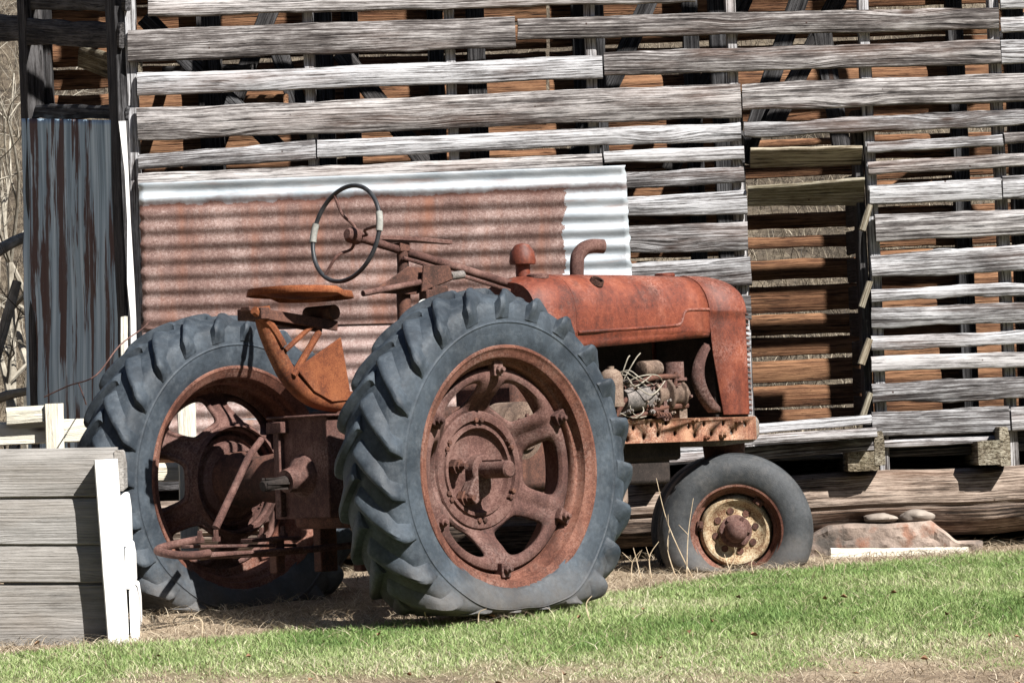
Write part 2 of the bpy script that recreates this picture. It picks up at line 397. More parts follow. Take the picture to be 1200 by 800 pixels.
def board(mb, p0, p1, wdir, w0, w1, th, seed=None, tone=.5, wane=.004, bow=.004, tdir=None, ragged=.006):
    """one rough sawn plank from p0 to p1 (centre line), wdir across its face"""
    rd = random.Random(seed if seed is not None else random.random())
    p0 = Vector(p0); p1 = Vector(p1); d = p1 - p0; Ln = d.length; d.normalize()
    wdir = Vector(wdir); wdir = (wdir - d * wdir.dot(d)).normalized()
    t = d.cross(wdir).normalized() if tdir is None else Vector(tdir)
    n = max(3, int(Ln / .05)); o = rd.uniform(0, 100); ch = min(th * .22, .005)
    off = (rd.uniform(0, 60), rd.uniform(0, 60), rd.uniform(0, 9))
    vs = []; gc = []; fs = []
    for i in range(n + 1):
        q = i / n; x = q * Ln; w = (w0 + (w1 - w0) * q) / 2
        nz = lambda k, s: mnoise.noise(Vector((x * s + o, k * 7.3 + o, 0)))
        wt = w + wane * (nz(1, 3) * 1.3 + nz(2, 11) * .6); wb = w + wane * (nz(3, 3) * 1.3 + nz(4, 11) * .6)
        cbow = bow * nz(5, .9) * 2; tb = bow * nz(6, 1.1) * 2
        ex = 0
        wr = min(th * .3, .009)
        pr = [(wt - ch * 1.6, th / 2 - wr * .8), (wt, th / 2 - ch - wr), (wt, -th / 2 + ch), (wt - ch, -th / 2), (-wb + ch, -th / 2), (-wb, -th / 2 + ch), (-wb, th / 2 - ch), (-wb + ch, th / 2), (wt * .35, th / 2)]
        for k, (a, b) in enumerate(pr):
            if i in (0, n): ex = ragged * mnoise.noise(Vector((a * 30 + o, i, 3))) - (0 if True else 0)
            p = p0 + d * (x + ex) + wdir * (a + cbow) + t * (b + tb)
            vs.append(p); gc.append((x + ex + off[0], a + off[1], b + off[2]))
    for i in range(n):
        for k in range(9): fs.append((i * 9 + k, (i + 1) * 9 + k, (i + 1) * 9 + (k + 1) % 9, i * 9 + (k + 1) % 9))
    fs += [tuple(range(9)), tuple(n * 9 + 8 - k for k in range(9))]
    mb.add(vs, fs, gc, tone)
# ------------------------------------------------------------------ terrain
def ground_z(X, Y):
    if Y < 13.9: z = .075 * (Y - 13.9)
    elif Y < 19: z = .04 * (Y - 13.9)
    else: z = .204 + .04 * (Y - 19)
    if Y > 21: z += .012 * min(Y - 21, 14) ** 2 if Y < 35 else .012 * 196 + (Y - 35) * .336
    return z

# ------------------------------------------------------------------ tractor (local frame: x forward, y left, z up)
TR = empty('vintage_tractor', (-.742, 14.71, 0), R(45))
tag(TR, 'rusty red vintage tractor with flat rear tyres parked before the slatted crib', 'tractor')

def smooth01(t): t = max(0, min(1, t)); return t * t * (3 - 2 * t)

def rear_wheel(side):
    """side +1: right wheel (its outside towards the camera), -1: left"""
    yc = -side * .873; hz = .63
    ax = Vector((0, -side, 0)); o = Vector((0, yc, hz))
    def wp(a, r, ph): return Vector((r * math.cos(ph), yc - side * a, hz + r * math.sin(ph)))
    # cast disc wheel with six windows
    mb = MB(); dep = lambda r: .135 - (.088 + .125 * smooth01((.40 - r) / .165))
    ri, ro, r0 = .232, .425, .335
    NS = 64; RG = 7
    for k in range(6):
        tc = k * math.pi / 3
        rings = []
        for j in range(RG + 1):
            q = j / RG; row = []
            for i in range(NS):
                an = 2 * math.pi * i / NS; cx, cy = math.cos(an), math.sin(an)
                m = max(abs(cx), abs(cy)); bx, by = cx / m, cy / m
                bt = tc + bx * math.pi / 6; br = r0 + by * ((ro - r0) if by > 0 else (r0 - ri))
                e = (abs(cx) ** 3.2 + abs(cy) ** 3.2) ** (-1 / 3.2)
                sx, sy = cx * e, cy * e
                taper = .40 + .045 * sy
                wt = tc + sx * taper * .86; wr = r0 + (-.002 if sy > 0 else 0) + sy * (.060 if sy > 0 else .066)
                qq = q ** .8
                th_ = bt + (wt - bt) * qq; r_ = br + (wr - br) * qq
                a = dep(r_) + .010 * (1 - (2 * q - 1) ** 2) * (1 - abs(by) * .5) - .012 * smooth01((q - .7) / .3)
                row.append(wp(a, r_, th_))
            rings.append(row)
        mb.grid(rings, True)
    wheel = mb.build('rear_wheel', 'rust_brown', TR, solid=.024, smooth=50, center=False)
    # hub plate and rings
    hb = MB()
    hb.lathe([(-.12, .245), (-.055, .252), (-.048, .246), (-.044, .225), (-.046, .212), (-.062, .207), (-.062, .198), (-.052, .194), (-.052, .180), (-.075, .172), (-.085, .15), (-.082, .10), (-.07, .08), (-.07, 0)], o, ax, 72)
    hub = hb.build('hub', 'rust_brown', wheel, smooth=32, center=False)
    for k in range(6):
        for dd in (-.075, .075):
            bt = MB(); p = wp(-.05, .213, k * math.pi / 3 + .52 + dd)
            bt.lathe([(-.004, .012), (.012, .012), (.014, .009), (.014, 0)], p, ax, 6)
            bt.build('hub_bolt', 'rust_dark', wheel, smooth=20, center=False)
    # axle stub, its clamp cap and two bolts
    if side > 0:
        sh = MB()
        sh.lathe([(-.12, .037), (.128, .037), (.135, .030), (.135, 0)], o, ax, 28)
        sh.box(wp(.0, .037, R(100)), (.012, .20, .010))
        sh.build('axle_shaft', 'rust_brown', wheel, smooth=30, center=False)
        cl = MB()
        cl.prism([(.066 * math.cos(a), .066 * math.sin(a)) for a in [R(t) for t in range(-30, 211, 15)]] + [(-.10, -.10), (-.055, -.145), (.03, -.10)], .055, lambda a, b, c: wp(-.075 + c, 0, 0) + Vector((a, 0, b)))
        cl.build('axle_clamp', 'rust_brown', wheel, bevel=.006, center=False)
        for (dx, dz) in ((-.125, .02), (-.085, -.115)):
            b = MB(); p = wp(-.075, 0, 0) + Vector((dx, 0, dz))
            b.lathe([(0, .034), (.03, .034), (.03, .022), (.045, .022), (.045, .014), (.075, .014), (.075, 0)], p, ax, 6)
            b.build('clamp_bolt', 'rust_dark', wheel, smooth=20, center=False)
    else:
        sh = MB(); sh.lathe([(-.30, .085), (-.16, .085), (-.14, .12), (-.08, .13)], o, ax, 36); sh.build('axle_boss', 'rust_dark', wheel, center=False)
    # rim
    rm = MB()
    pr = [(.126, .520), (.136, .525), (.143, .520), (.143, .510), (.137, .503), (.131, .496), (.127, .480), (.120, .471), (.086, .466), (.081, .462), (.079, .448), (.073, .443), (.060, .441), (-.060, .441), (-.08, .448), (-.086, .466), (-.120, .471), (-.127, .480), (-.137, .503), (-.143, .510), (-.143, .520), (-.136, .525), (-.126, .520), (-.118, .494), (-.06, .482), (-.05, .466), (.05, .466), (.06, .482), (.118, .494)]
    rm.lathe(pr, o, ax, 120, closed=True)
    rail = [(.022, .405), (.010, .405), (.010, .445), (.034, .445), (.034, .436), (.022, .432)]
    rm.lathe(rail, o, ax, 120, closed=True)
    rim = rm.build('rim', 'rim_rust', wheel, smooth=40, center=False)
    for k in range(6):
        ph = math.pi / 6 + k * math.pi / 3
        c = MB(); rad = Vector((math.cos(ph), 0, math.sin(ph))); tg = Vector((-math.sin(ph), 0, math.cos(ph)))
        rot = Matrix((tg, ax, rad)).transposed()
        c.box(wp(.066, .424, ph), (.052, .05, .062), rot)
        c.box(wp(.05, .447, ph), (.052, .06, .022), rot)
        c.lathe([(0, .019), (.018, .019), (.018, .011), (.034, .011), (.034, 0)], wp(.091, .420, ph), ax, 6)
        c.build('rim_clamp', 'rust_brown', wheel, bevel=.004, smooth=25, center=False)
    # tyre
    prof = [(.118, .492), (.129, .500), (.138, .520), (.148, .555), (.153, .60), (.1535, .612), (.1575, .617), (.153, .622), (.152, .64), (.146, .675), (.136, .700), (.115, .718), (.08, .733), (.04, .741), (0, .744)]
    fl = prof[:-1]
    full = fl + [prof[-1]] + [(-a, r) for a, r in reversed(fl)]
    pts = catmull([Vector((a, r, 0)) for a, r in full], 3)
    pp = [(p.x, p.y) for p in pts]
    ty = MB(); NSEG = 216
    rows = []
    for i in range(NSEG):
        ph = 2 * math.pi * i / NSEG
        rows.append([wp(a, r, ph) for a, r in pp])
    rows.append(rows[0]); ty.grid(rows)
    # lugs
    half = [(p.x, p.y) for p in catmull([Vector((a, r, 0)) for a, r in reversed(prof)], 6)]   # centre -> bead
    half = [q for q in half if q[1] > .618]
    L = [0]
    for a, b in zip(half[:-1], half[1:]): L.append(L[-1] + math.hypot(b[0] - a[0], b[1] - a[1]))
    NL = 23; ST = 26; rd = random.Random(5 + side)
    def at(l):
        for i in range(len(L) - 1):
            if L[i + 1] >= l or i == len(L) - 2:
                t = (l - L[i]) / (L[i + 1] - L[i]); a = half[i]; b = half[i + 1]
                tx, ty_ = b[0] - a[0], b[1] - a[1]; h = math.hypot(tx, ty_)
                return a[0] + tx * t, a[1] + ty_ * t, -ty_ / h, tx / h
    for s in (1, -1):
        for k in range(NL):
            ph0 = 2 * math.pi * (k + (.5 if s < 0 else 0)) / NL + rd.uniform(-.01, .01)
            rows = []
            wear = rd.uniform(.85, 1.1)
            for j in range(ST + 1):
                q = j / ST; l = -.012 + (L[-1] + .012) * q
                a, r, nx, ny = at(max(l, 0));
                if l < 0: a = l
                ls = max(l, 0); sw = .235 * min(1, ls / .15) + .055 * (1 - math.exp(-max(0, ls - .12) / .06))
                ph = ph0 + sw
                hgt = (.031 + .008 * math.exp(-((l - .15) / .04) ** 2)) * wear * (1 - smooth01((l - .15) / (L[-1] - .15)) ** 1.2) + .0005
                if q < .06: hgt *= .55 + 7.5 * q
                wbase = .034 + .040 * q ** 2; wtop = .016 + .004 * q
                row = []
                for (dw, hh) in ((-.040, -.012), (-.033, .3 * hgt), (-.024, .9 * hgt), (-.014, hgt), (.004, hgt * .97), (.030, hgt * .62), (.058 + .012 * q, .22 * hgt), (.088 + .012 * q, -.012)):
                    # bars lie across the sweep
                    hh = min(hh, hgt) if hgt > .002 else -.012
                    if hh == -.012: hh = -.012
                    aa = (a + nx * -hh * -1 if False else a + (-nx if nx < 0 else nx) * hh)
                    rr = r + abs(ny) * hh
                    skew = .55 * max(0, 1 - max(l, 0) / .2)
                    row.append(wp(s * (aa + dw * skew * .55), rr, ph - dw / r * (1 if True else 0) * .72))
                rows.append(row)
            b0 = len(ty.v); ty.grid(rows, False)
            m = 8
            ty.f.append(tuple(b0 + i for i in range(m))); ty.f.append(tuple(b0 + ST * m + i for i in reversed(range(m))))
    # soft flat foot
    gl = .028 if side > 0 else .035
    for i, p in enumerate(ty.v):
        d = p.z - gl
        fwd = p.x
        r_ = math.hypot(p.x, p.z - hz)
        w = math.exp(-max(0, d) / .13) if d > -1 else 1
        if d < .30 and r_ > .5:
            a = (p.y - yc)
            p.y = yc + a * (1 + .24 * math.exp(-((d - .04) / .13) ** 2))
            if d < .06:
                d2 = .06 - d
                p.z = gl + .06 * math.exp(-d2 / .06) - .0 + .006 * mnoise.noise(p * 9)
        ty.v[i] = p
    ty.build('tyre', 'tyre', wheel, smooth=38, center=False, merge=True)
    return wheel
rear_wheel(1); rear_wheel(-1)

# ------------------------------------------------------------------ front wheels
def front_wheel(v, steer, z_hub, sid):
    ax0 = Vector((0, -1, 0))                        # towards the right of the tractor
    KR = .975
    ca, sa = math.cos(steer), math.sin(steer)
    ax = Vector((-sa, -ca, 0)); ax = Vector((ax.x * sid, ax.y * sid, 0))
    o = Vector((2.53, 0, z_hub)) + Vector((-sa, -ca, 0)) * v
    e1 = Vector((ca, -sa, 0)); e2 = Vector((0, 0, 1))
    def wp(a, r, ph): return o + ax * a + (e1 * math.cos(ph) + e2 * math.sin(ph)) * r * KR
    gl = ground_z(.95, 16.2) - .0
    tp = [(.060, .215), (.072, .225), (.088, .25), (.096, .285), (.094, .32), (.083, .35), (.066, .372), (.058, .376), (.052, .383), (.03, .390), (.022, .386), (.014, .391), (0, .392)]
    full = tp[:-1] + [tp[-1]] + [(-a, r) for a, r in reversed(tp[:-1])]
    pp = [(p.x, p.y) for p in catmull([Vector((a, r, 0)) for a, r in full], 3)]
    ty = MB(); rows = []; NS = 120
    for i in range(NS): rows.append([wp(a, r, 2 * math.pi * i / NS) for a, r in pp])
    rows.append(rows[0]); ty.grid(rows)
    for p in ty.v:
        d = p.z - gl
        if d < .2:
            rel = p - o; a = rel.dot(ax); p += ax * a * .14 * math.exp(-((d - .03) / .08) ** 2)
            if d < .04: p.z = gl + .04 * math.exp(-(.04 - d) / .04)
    wh = MB()
    wh.lathe([(-.05, .19), (-.045, .178), (-.01, .177), (.018, .173), (.032, .161), (.032, .150), (.014, .130), (.004, .110), (.008, .085), (.018, .066), (.02, .0)], o, ax, 60)
    wheel = wh.build('front_wheel', 'cream_rust', TR, smooth=40, center=False)
    ty.build('tyre', 'front_tyre', wheel, smooth=45, center=False)
    rm = MB()
    rm.lathe([(a_, r_ * .99) for a_, r_ in [(.060, .226), (.072, .236), (.079, .231), (.077, .220), (.066, .214), (.052, .207), (.030, .204), (.016, .188), (-.02, .186), (-.05, .205), (-.066, .214), (-.077, .222), (-.07, .234), (-.06, .226), (-.045, .213), (-.015, .196), (.01, .198), (.025, .212), (.05, .216)]], o, ax, 80, closed=True)
    rm.build('rim', 'rim_rust', wheel, smooth=40, center=False)
    for k in range(8):
        ph = k * math.pi / 4 + .2
        h = MB(); h.lathe([(-.002, .017), (.0075, .017), (.0075, 0)], wp(.005, .103, ph), ax, 14)
        h.build('vent_hole', 'rust_dark', wheel, center=False)
    hc = MB(); hc.lathe([(.0, .080), (.022, .080), (.026, .072), (.026, .058), (.05, .054), (.075, .050), (.094, .036), (.102, .015), (.103, 0)], o, ax, 40)
    hub = hc.build('hub_cap', 'rust_brown', wheel, smooth=35, center=False)
    for k in range(6):
        b = MB(); b.lathe([(0, .011), (.014, .011), (.014, 0)], wp(.024, .068, k * math.pi / 3), ax, 6)
        b.build('wheel_nut', 'rust_brown', wheel, smooth=20, center=False)
    for k in range(3):
        ph = R(50) + k * R(120); b = MB()
        rot = Matrix((Vector(e1 * math.cos(ph) + e2 * math.sin(ph)), Vector(e2 * math.cos(ph) - e1 * math.sin(ph)), ax)).transposed()
        b.box(wp(.03, .183, ph), (.03, .05, .014), rot); b.box(wp(.04, .178, ph), (.02, .02, .02), rot)
        b.build('rim_lug', 'rust_dark', wheel, bevel=.003, center=False)
    sp = MB(); sp.tube([o - ax * .02, o - ax * .22], .045, 16); sp.build('spindle', 'rust_dark', wheel, center=False)
front_wheel(.20, R(43), .283, 1)
front_wheel(-.20, R(43), .283, -1)

# ------------------------------------------------------------------ hood and grille housing
def halfw(z, top=1.535, base=1.30, hw=.215, e=2.5):
    if z <= base: return hw
    q = min(1, (z - base) / (top - base)); return hw * max(0, 1 - q ** e) ** (1 / e)
def hood_section(top, low, hw, n=26):
    """right side -> over the top -> left side (y, z)"""
    h = []
    zs = [low, low + .03, 1.24, 1.252, 1.262] + [1.275 + (1.30 - 1.275) * i for i in (0, 1)]
    for z in zs: h.append((hw - (.007 if 1.0 < z < 1.245 else 0), z))
    for i in range(1, n + 1):
        an = math.pi / 2 * i / n
        c, s_ = max(0, math.cos(an)), math.sin(an)
        h.append((hw * c ** (2 / 2.5), 1.30 + (top - 1.30) * s_ ** (2 / 2.5)))
    return [(-y, z) for y, z in h] + [(y, z) for y, z in reversed(h[:-1])]
hd = MB(); rows = []
us = [1.02, 1.03, 1.06, 1.10, 1.16, 1.25] + [1.25 + (2.19 - 1.25) * i / 14 for i in range(1, 15)]
for u_ in us:
    rear = smooth01((1.14 - u_) / .13)
    top = 1.528 - .035 * rear + .006 * math.sin((u_ - 1.2) * 2.6); hw = .215 * (1 - .10 * rear)
    low = 1.175 + .055 * (u_ - 1.3) / .9 if u_ > 1.25 else 1.172
    rows.append([Vector((u_, y, z)) for y, z in hood_section(top, low, hw)])
hd.grid(rows)
cap = rows[0]; b = len(hd.v); hd.v += [p.copy() for p in cap]; hd.f.append(tuple(range(b, b + len(cap)))); hd.gc += [tuple(p) for p in cap]; hd.tone += [.5] * len(cap)
hood = hd.build('hood', 'rust_red', TR, solid=.006, smooth=45, center=False)
# raised bead along the side panel, stepping up in front
bd = MB(); Y_ = -.217
bd.tube([(1.27, Y_, 1.251), (1.5, Y_, 1.262), (1.75, Y_, 1.274), (1.93, Y_, 1.284), (1.975, Y_, 1.292), (1.995, Y_, 1.315), (2.01, Y_, 1.345), (2.04, Y_ + .003, 1.358), (2.10, Y_ + .003, 1.361), (2.19, Y_ + .003, 1.362)], .008, 8, smooth=4)
bd.build('side_bead', 'rust_red', hood, center=False)
seam = MB(); seam.tube([Vector((1.262, p.y * 1.004, 1.30 + (p.z - 1.30) * 1.004)) for p in rows[6]], .004, 6); seam.build('hood_seam', 'rust_red', hood, center=False)
hcap = MB(); hcap.lathe([(0, .05), (.012, .05), (.016, .043), (.016, 0)], (2.12, 0, 1.535), (0, 0, 1), 24); hcap.build('radiator_cap', 'rust_red', hood, center=False)
fc = MB(); fc.lathe([(0, .052), (.018, .052), (.024, .04), (.026, 0)], (1.16, -.075, 1.508), (0, 0, 1), 24); fc.build('fuel_cap', 'rust_brown', hood, center=False)
# housing
gh = MB(); rows = []
levels = [.85, .855, 1.0, 1.15, 1.30, 1.345, 1.352, 1.36, 1.368] + [1.37 + .165 * math.sin(math.pi / 2 * i / 12) for i in range(1, 13)]
for z in levels:
    w = halfw(z, 1.536, 1.30, .217 if z < 1.35 else .222)
    fr = .318 if z < 1.35 else .324 * max(0.02, 1 - ((z - 1.35) / .19) ** 3) ** (1 / 3)
    back = 2.19 if z > 1.22 else 2.19 + .075 * (1.22 - z) / .37
    row = []; fe = 2.19 + fr
    row.append(Vector((back, -w, z)))
    for i in range(0, 25):
        an = -math.pi / 2 + math.pi * i / 24
        cy = math.sin(an); cx = math.cos(an)
        x = fe - min(.10, fr * .5) + min(.10, fr * .5) * abs(cx) ** (2 / 3.2); y = w * math.copysign(abs(cy) ** (2 / 3.2), cy)
        row.append(Vector((x, y, z)))
    row.append(Vector((back, w, z))); rows.append(row)
gh.grid(rows)
grille = gh.build('grille_housing', 'rust_red', TR, solid=.006, smooth=50, center=False)
for i in range(19):
    s = MB(); z = .875 + i * .0262
    s.box((2.516, 0, z), (.040, .34, .010), Matrix.Rotation(R(18), 3, 'Y')); s.build('grille_slat', 'rust_brown', grille, bevel=.003)
gm = MB(); gm.box((2.525, 0, 1.11), (.03, .035, .52)); gm.build('grille_bar', 'rust_red', grille, bevel=.008)
rad = MB(); rad.box((2.29, 0, 1.08), (.10, .38, .50)); rad.build('radiator', 'engine_iron', TR, bevel=.005)
# curved fan shroud
fs_ = MB(); rows = []
for i in range(15):
    q = i / 14; an = R(-38 + 76 * q)
    x = 2.13 - .085 * math.cos(an) + .1; z = 1.035 + .19 * math.sin(an) / math.sin(R(38))
    x = 2.115 + .10 * (2 * q - 1) ** 2 * (1 if q > .5 else 1.1) - .02
    z = .865 + .335 * q
    wdt = .030 + .05 * (1 - q)
    rows.append([Vector((x, -.17, z)), Vector((x + wdt * .5, -.198, z)), Vector((x + wdt, -.203, z)), Vector((x + wdt + .03, -.17, z))])
fs_.grid(rows); fs_.build('fan_shroud', 'rust_brown', TR, solid=.006, smooth=60, center=False)

# ------------------------------------------------------------------ engine
en = MB()
en.box((1.62, 0, .82), (.86, .26, .36)); en.box((1.6, .06, 1.10), (.86, .10, .26)); en.box((1.62, 0, .60), (.74, .22, .14))
engine = en.build('engine_block', 'engine_iron', TR, bevel=.02)
def part(name, mat, parent=TR, **k):
    def f(fn): mb = MB(); fn(mb); return mb.build(name, mat, parent, **k)
    return f
def cyl(mb, p0, p1, prof, n=24):
    p0 = Vector(p0); p1 = Vector(p1); d = (p1 - p0); L_ = d.length
    mb.lathe([(a * L_, r) for a, r in prof], p0, d, n)
m = MB(); cyl(m, (1.46, -.235, .90), (1.46, -.235, 1.09), [(0, 0), (0, .056), (.06, .060), (.10, .060), (.10, .055), (.72, .055), (.86, .044), (.93, .024), (.93, .016), (1, .016), (1, 0)]); m.build('oil_filter', 'rust_tan', TR, center=False)
m = MB(); cyl(m, (1.57, -.19, .935), (1.77, -.19, .945), [(0, 0), (0, .05), (.1, .062), (.8, .062), (1, .05), (1, 0)]); m.build('generator', 'grey_iron', TR, center=False)
m = MB(); cyl(m, (1.78, -.19, .95), (2.03, -.19, .955), [(0, 0), (0, .066), (.05, .07), (.12, .05), (.3, .048), (.32, .082), (.37, .086), (.41, .048), (.52, .056), (.56, .05), (.72, .052), (.75, .07), (.82, .066), (.86, .04), (1, .03), (1, 0)]); m.box((1.99, -.17, .875), (.055, .07, .15)); m.box((1.95, -.16, 1.02), (.13, .08, .035)); m.build('magneto', 'rust_tan', TR, bevel=.004, center=False)
m = MB(); cyl(m, (1.70, -.20, 1.075), (1.83, -.20, 1.08), [(0, 0), (0, .03), (.04, .040), (.9, .040), (1, .034), (1, 0)]); m.build('ignition_coil', 'rust_tan', TR, center=False)
m = MB(); cyl(m, (1.965, -.17, 1.0), (1.965, -.17, 1.11), [(0, 0), (0, .052), (1, .052), (1, .0)]); m.lathe([(0, .065), (.014, .065), (.014, 0)], (1.965, -.17, 1.02), (0, 0, 1), 20); m.build('water_outlet', 'rust_brown', TR, center=False)
m = MB(); cyl(m, (1.72, -.2, .99), (1.84, -.2, 1.0), [(0, 0), (0, .022), (1, .022), (1, 0)], 14); m.box((1.86, -.215, 1.0), (.07, .02, .05)); m.box((1.84, -.215, .90), (.03, .03, .14)); m.build('distributor', 'rust_brown', TR, center=False)
m = MB(); cyl(m, (1.56, -.11, .80), (1.80, -.11, .82), [(0, 0), (0, .055), (.5, .07), (.9, .05), (1, .05), (1, 0)]); m.box((1.68, -.12, .86), (.16, .10, .10)); m.build('fuel_pump', 'engine_iron', TR, bevel=.01, center=False)
m = MB(); m.box((1.78, -.195, .895), (.08, .03, .07), Matrix.Rotation(R(30), 3, 'Y')); m.box((1.88, -.18, .87), (.07, .05, .045)); m.build('governor_bracket', 'rust_tan', TR, bevel=.008, center=False)
m = MB(); rdw = random.Random(3)
for i in range(5):
    p0 = Vector((1.50 + rdw.uniform(0, .06), -.16, 1.0 + rdw.uniform(-.04, .06)))
    p3 = Vector((1.68 + rdw.uniform(-.04, .20), -.19 - rdw.uniform(0, .04), .93 + rdw.uniform(-.07, .14)))
    mid = (p0 + p3) / 2 + Vector((rdw.uniform(-.06, .05), -.07 - rdw.uniform(0, .04), rdw.uniform(-.08, .07)))
    m.tube([p0, p0 * .5 + mid * .5 + Vector((0, -.02, .03)), mid, p3], .003, 6, smooth=6)
for i in range(2):
    a = Vector((1.56 + .025 * i, -.20, 1.03)); m.tube([a, a + Vector((.02 + .03 * i, -.03, .09)), a + Vector((.05 + .05 * i, -.02, +.11 + .012 * i))], .0028, 6, smooth=5)
m.tube([(1.60, -.22, .94), (1.58, -.24, .89), (1.62, -.24, .855), (1.67, -.24, .88), (1.66, -.22, .93)], .0028, 6, smooth=6)
m.tube([(1.53, -.2, .88), (1.6, -.22, .85), (1.7, -.22, .852), (1.78, -.2, .88)], .0026, 6, smooth=6)
m.build('ignition_wires', 'cable', TR, center=False)
m = MB()
for i in range(16):
    q = i / 15; m.lathe([(-.004, .009), (-.004, .017), (.004, .017), (.004, .009)], (1.70 + .17 * q, -.225, .905 - .05 * q - .02 * math.sin(q * 3)), (1, (i % 2) * 1.0, .3), 10, closed=True)
m.build('chain', 'rust_dark', TR, center=False)
m = MB(); m.box((1.52, -.06, .50), (.20, .24, .15)); cyl(m, (1.40, -.06, .56), (1.66, -.06, .56), [(0, 0), (0, .09), (1, .09), (1, 0)]); m.build('oil_pan', 'rust_tan', TR, bevel=.03, center=False)
rq = random.Random(12)
for i in range(16):
    u_ = 1.54 + .5 * rq.random(); z = .84 + .18 * rq.random(); b = MB(); k = rq.uniform(.008, .014)
    b.lathe([(-.05, k * .7), (.0, k * .7), (.0, k), (.014, k), (.014, k * .55), (.028, k * .55), (.028, 0)], (u_, -.215 - rq.random() * .03, z), (rq.uniform(-.3, .3), -1, rq.uniform(-.2, .4)), 6); b.build('engine_bolt', rq.choice(['rust_brown', 'grey_iron', 'rust_tan']), TR, smooth=20, center=False)
for (p_, q_, r_) in (((1.57, -.21, .99), (1.95, -.22, 1.04), .012), ((1.62, -.2, .84), (2.02, -.2, .90), .014), ((1.90, -.2, .86), (1.93, -.22, 1.06), .010), ((1.52, -.2, .86), (1.60, -.22, .95), .012)):
    m = MB(); m.tube([p_, ((p_[0] + q_[0]) / 2, p_[1] - .02, (p_[2] + q_[2]) / 2 + .02), q_], r_, 8, smooth=5); m.build('engine_pipe', 'rust_dark', TR, center=False)
# belt pulley seen through the wheel window
m = MB(); cyl(m, (.70, -.17, .80), (.70, -.42, .80), [(0, 0), (0, .05), (.3, .06), (.32, .13), (.9, .13), (.93, .10), (.93, .088), (1, .088), (1, .03), (1.06, .03), (1.06, 0)], 36)
pul = m.build('belt_pulley', 'rust_tan', TR, center=False)
for k in range(8):
    b = MB(); b.lathe([(0, .009), (.012, .009), (.012, 0)], (.70 + .066 * math.cos(k * .785), -.42, .80 + .066 * math.sin(k * .785)), (0, -1, 0), 6); b.build('pulley_bolt', 'rust_brown', pul, center=False)

# ------------------------------------------------------------------ frame rail with drilled holes
def apply_mods(o):
    dg = bpy.context.evaluated_depsgraph_get(); me = bpy.data.meshes.new_from_object(o.evaluated_get(dg)); o.modifiers.clear(); o.data = me
def rail(sd):
    m = MB(); y = -sd * .20
    m.box((1.86, y, .783), (1.30, .018, .112)); o = m.build('frame_rail', 'rust_rail', TR, center=False, smooth=20)
    c = MB()
    for i, (u_, z) in enumerate([(1.585, .745), (1.63, .80), (1.70, .755), (1.755, .812), (1.80, .765), (1.86, .82), (1.92, .768), (2.02, .80), (2.06, .755), (2.13, .81), (2.18, .76), (2.27, .81), (2.33, .765), (2.43, .80)]):
        c.lathe([(-.05, 0), (-.05, .0155), (.05, .0155), (.05, 0)], (u_, y, z), (0, 1, 0), 14)
    k = c.build('cutter', 'rust_dark', None, center=False)
    k.parent = TR
    md = o.modifiers.new('h', 'BOOLEAN'); md.object = k; md.operation = 'DIFFERENCE'; md.solver = 'EXACT'
    bpy.context.view_layer.update(); apply_mods(o); bpy.data.objects.remove(k)
    f = MB(); f.box((1.86, y + sd * .03, .836), (1.30, .06, .008)); f.box((1.86, y + sd * .03, .730), (1.30, .06, .008)); f.build('rail_flange', 'rust_rail', o, center=False)
    if sd > 0:
        for (u_, z, r_) in ((2.05, .828, .013), (2.25, .755, .020), (2.36, .815, .011), (2.13, .742, .013)):
            b = MB(); b.lathe([(0, r_), (.02, r_), (.02, r_ * .6), (.04, r_ * .6), (.04, 0)], (u_, y - .009, z), (0, -1, 0), 6); b.build('rail_bolt', 'rust_rail', o, smooth=20, center=False)
rail(1); rail(-1)
m = MB(); m.prism([(2.28, .70), (2.52, .715), (2.56, .74), (2.565, .82), (2.53, .85), (2.28, .85)], .39, lambda a, b, c: Vector((a, -.195 + c, b))); m.build('front_bolster', 'grey_iron', TR, bevel=.02, center=False)
m = MB(); m.tube([(2.50, 0, .75), (2.50, 0, .40)], [.11, .07], 24); m.tube([(2.41, -.12, .31), (2.29, .12, .31)], .05, 16); m.build('front_pedestal', 'rust_dark', TR, center=False)

# ------------------------------------------------------------------ transmission, axle, rear
m = MB(); m.box((.50, 0, .70), (1.2, .34, .44)); m.box((1.05, 0, .78), (.4, .40, .5)); m.box((.1, 0, .60), (.5, .44, .40)); m.build('transmission_housing', 'rust_dark', TR, bevel=.03, center=False)
for sd in (1, -1):
    m = MB(); cyl(m, (0, -sd * .2, .63), (0, -sd * .74, .63), [(0, .19), (.12, .19), (.2, .13), (.8, .10), (.9, .13), (1, .13), (1, 0)], 32); m.build('axle_housing', 'rust_dark', TR, center=False)
m = MB(); m.box((-.20, -.02, .67), (.20, .36, .44)); m.box((-.20, -.02, .893), (.24, .40, .012)); m.build('rear_housing', 'rust_brown', TR, bevel=.008, center=False)
m = MB(); m.box((-.315, .10, .66), (.03, .03, .40)); m.box((-.315, .10, .85), (.06, .10, .05)); m.build('lift_strap', 'rust_brown', TR, bevel=.004, center=False)
m = MB(); cyl(m, (-.25, -.03, .635), (-.40, -.03, .615), [(0, .10), (.35, .095), (.6, .06), (1, .05), (1, 0)]); m.build('shaft_guard', 'rust_brown', TR, center=False)
m = MB(); cyl(m, (-.38, -.03, .617), (-.53, -.03, .597), [(0, .026), (.95, .026), (1, .02), (1, 0)], 16); 
for k in range(6): m.box(Vector((-.46, -.03, .607)) + Vector((0, .026 * math.cos(k * 1.047), .026 * math.sin(k * 1.047))), (.13, .008, .008))
m.build('drive_shaft', 'engine_iron', TR, center=False)
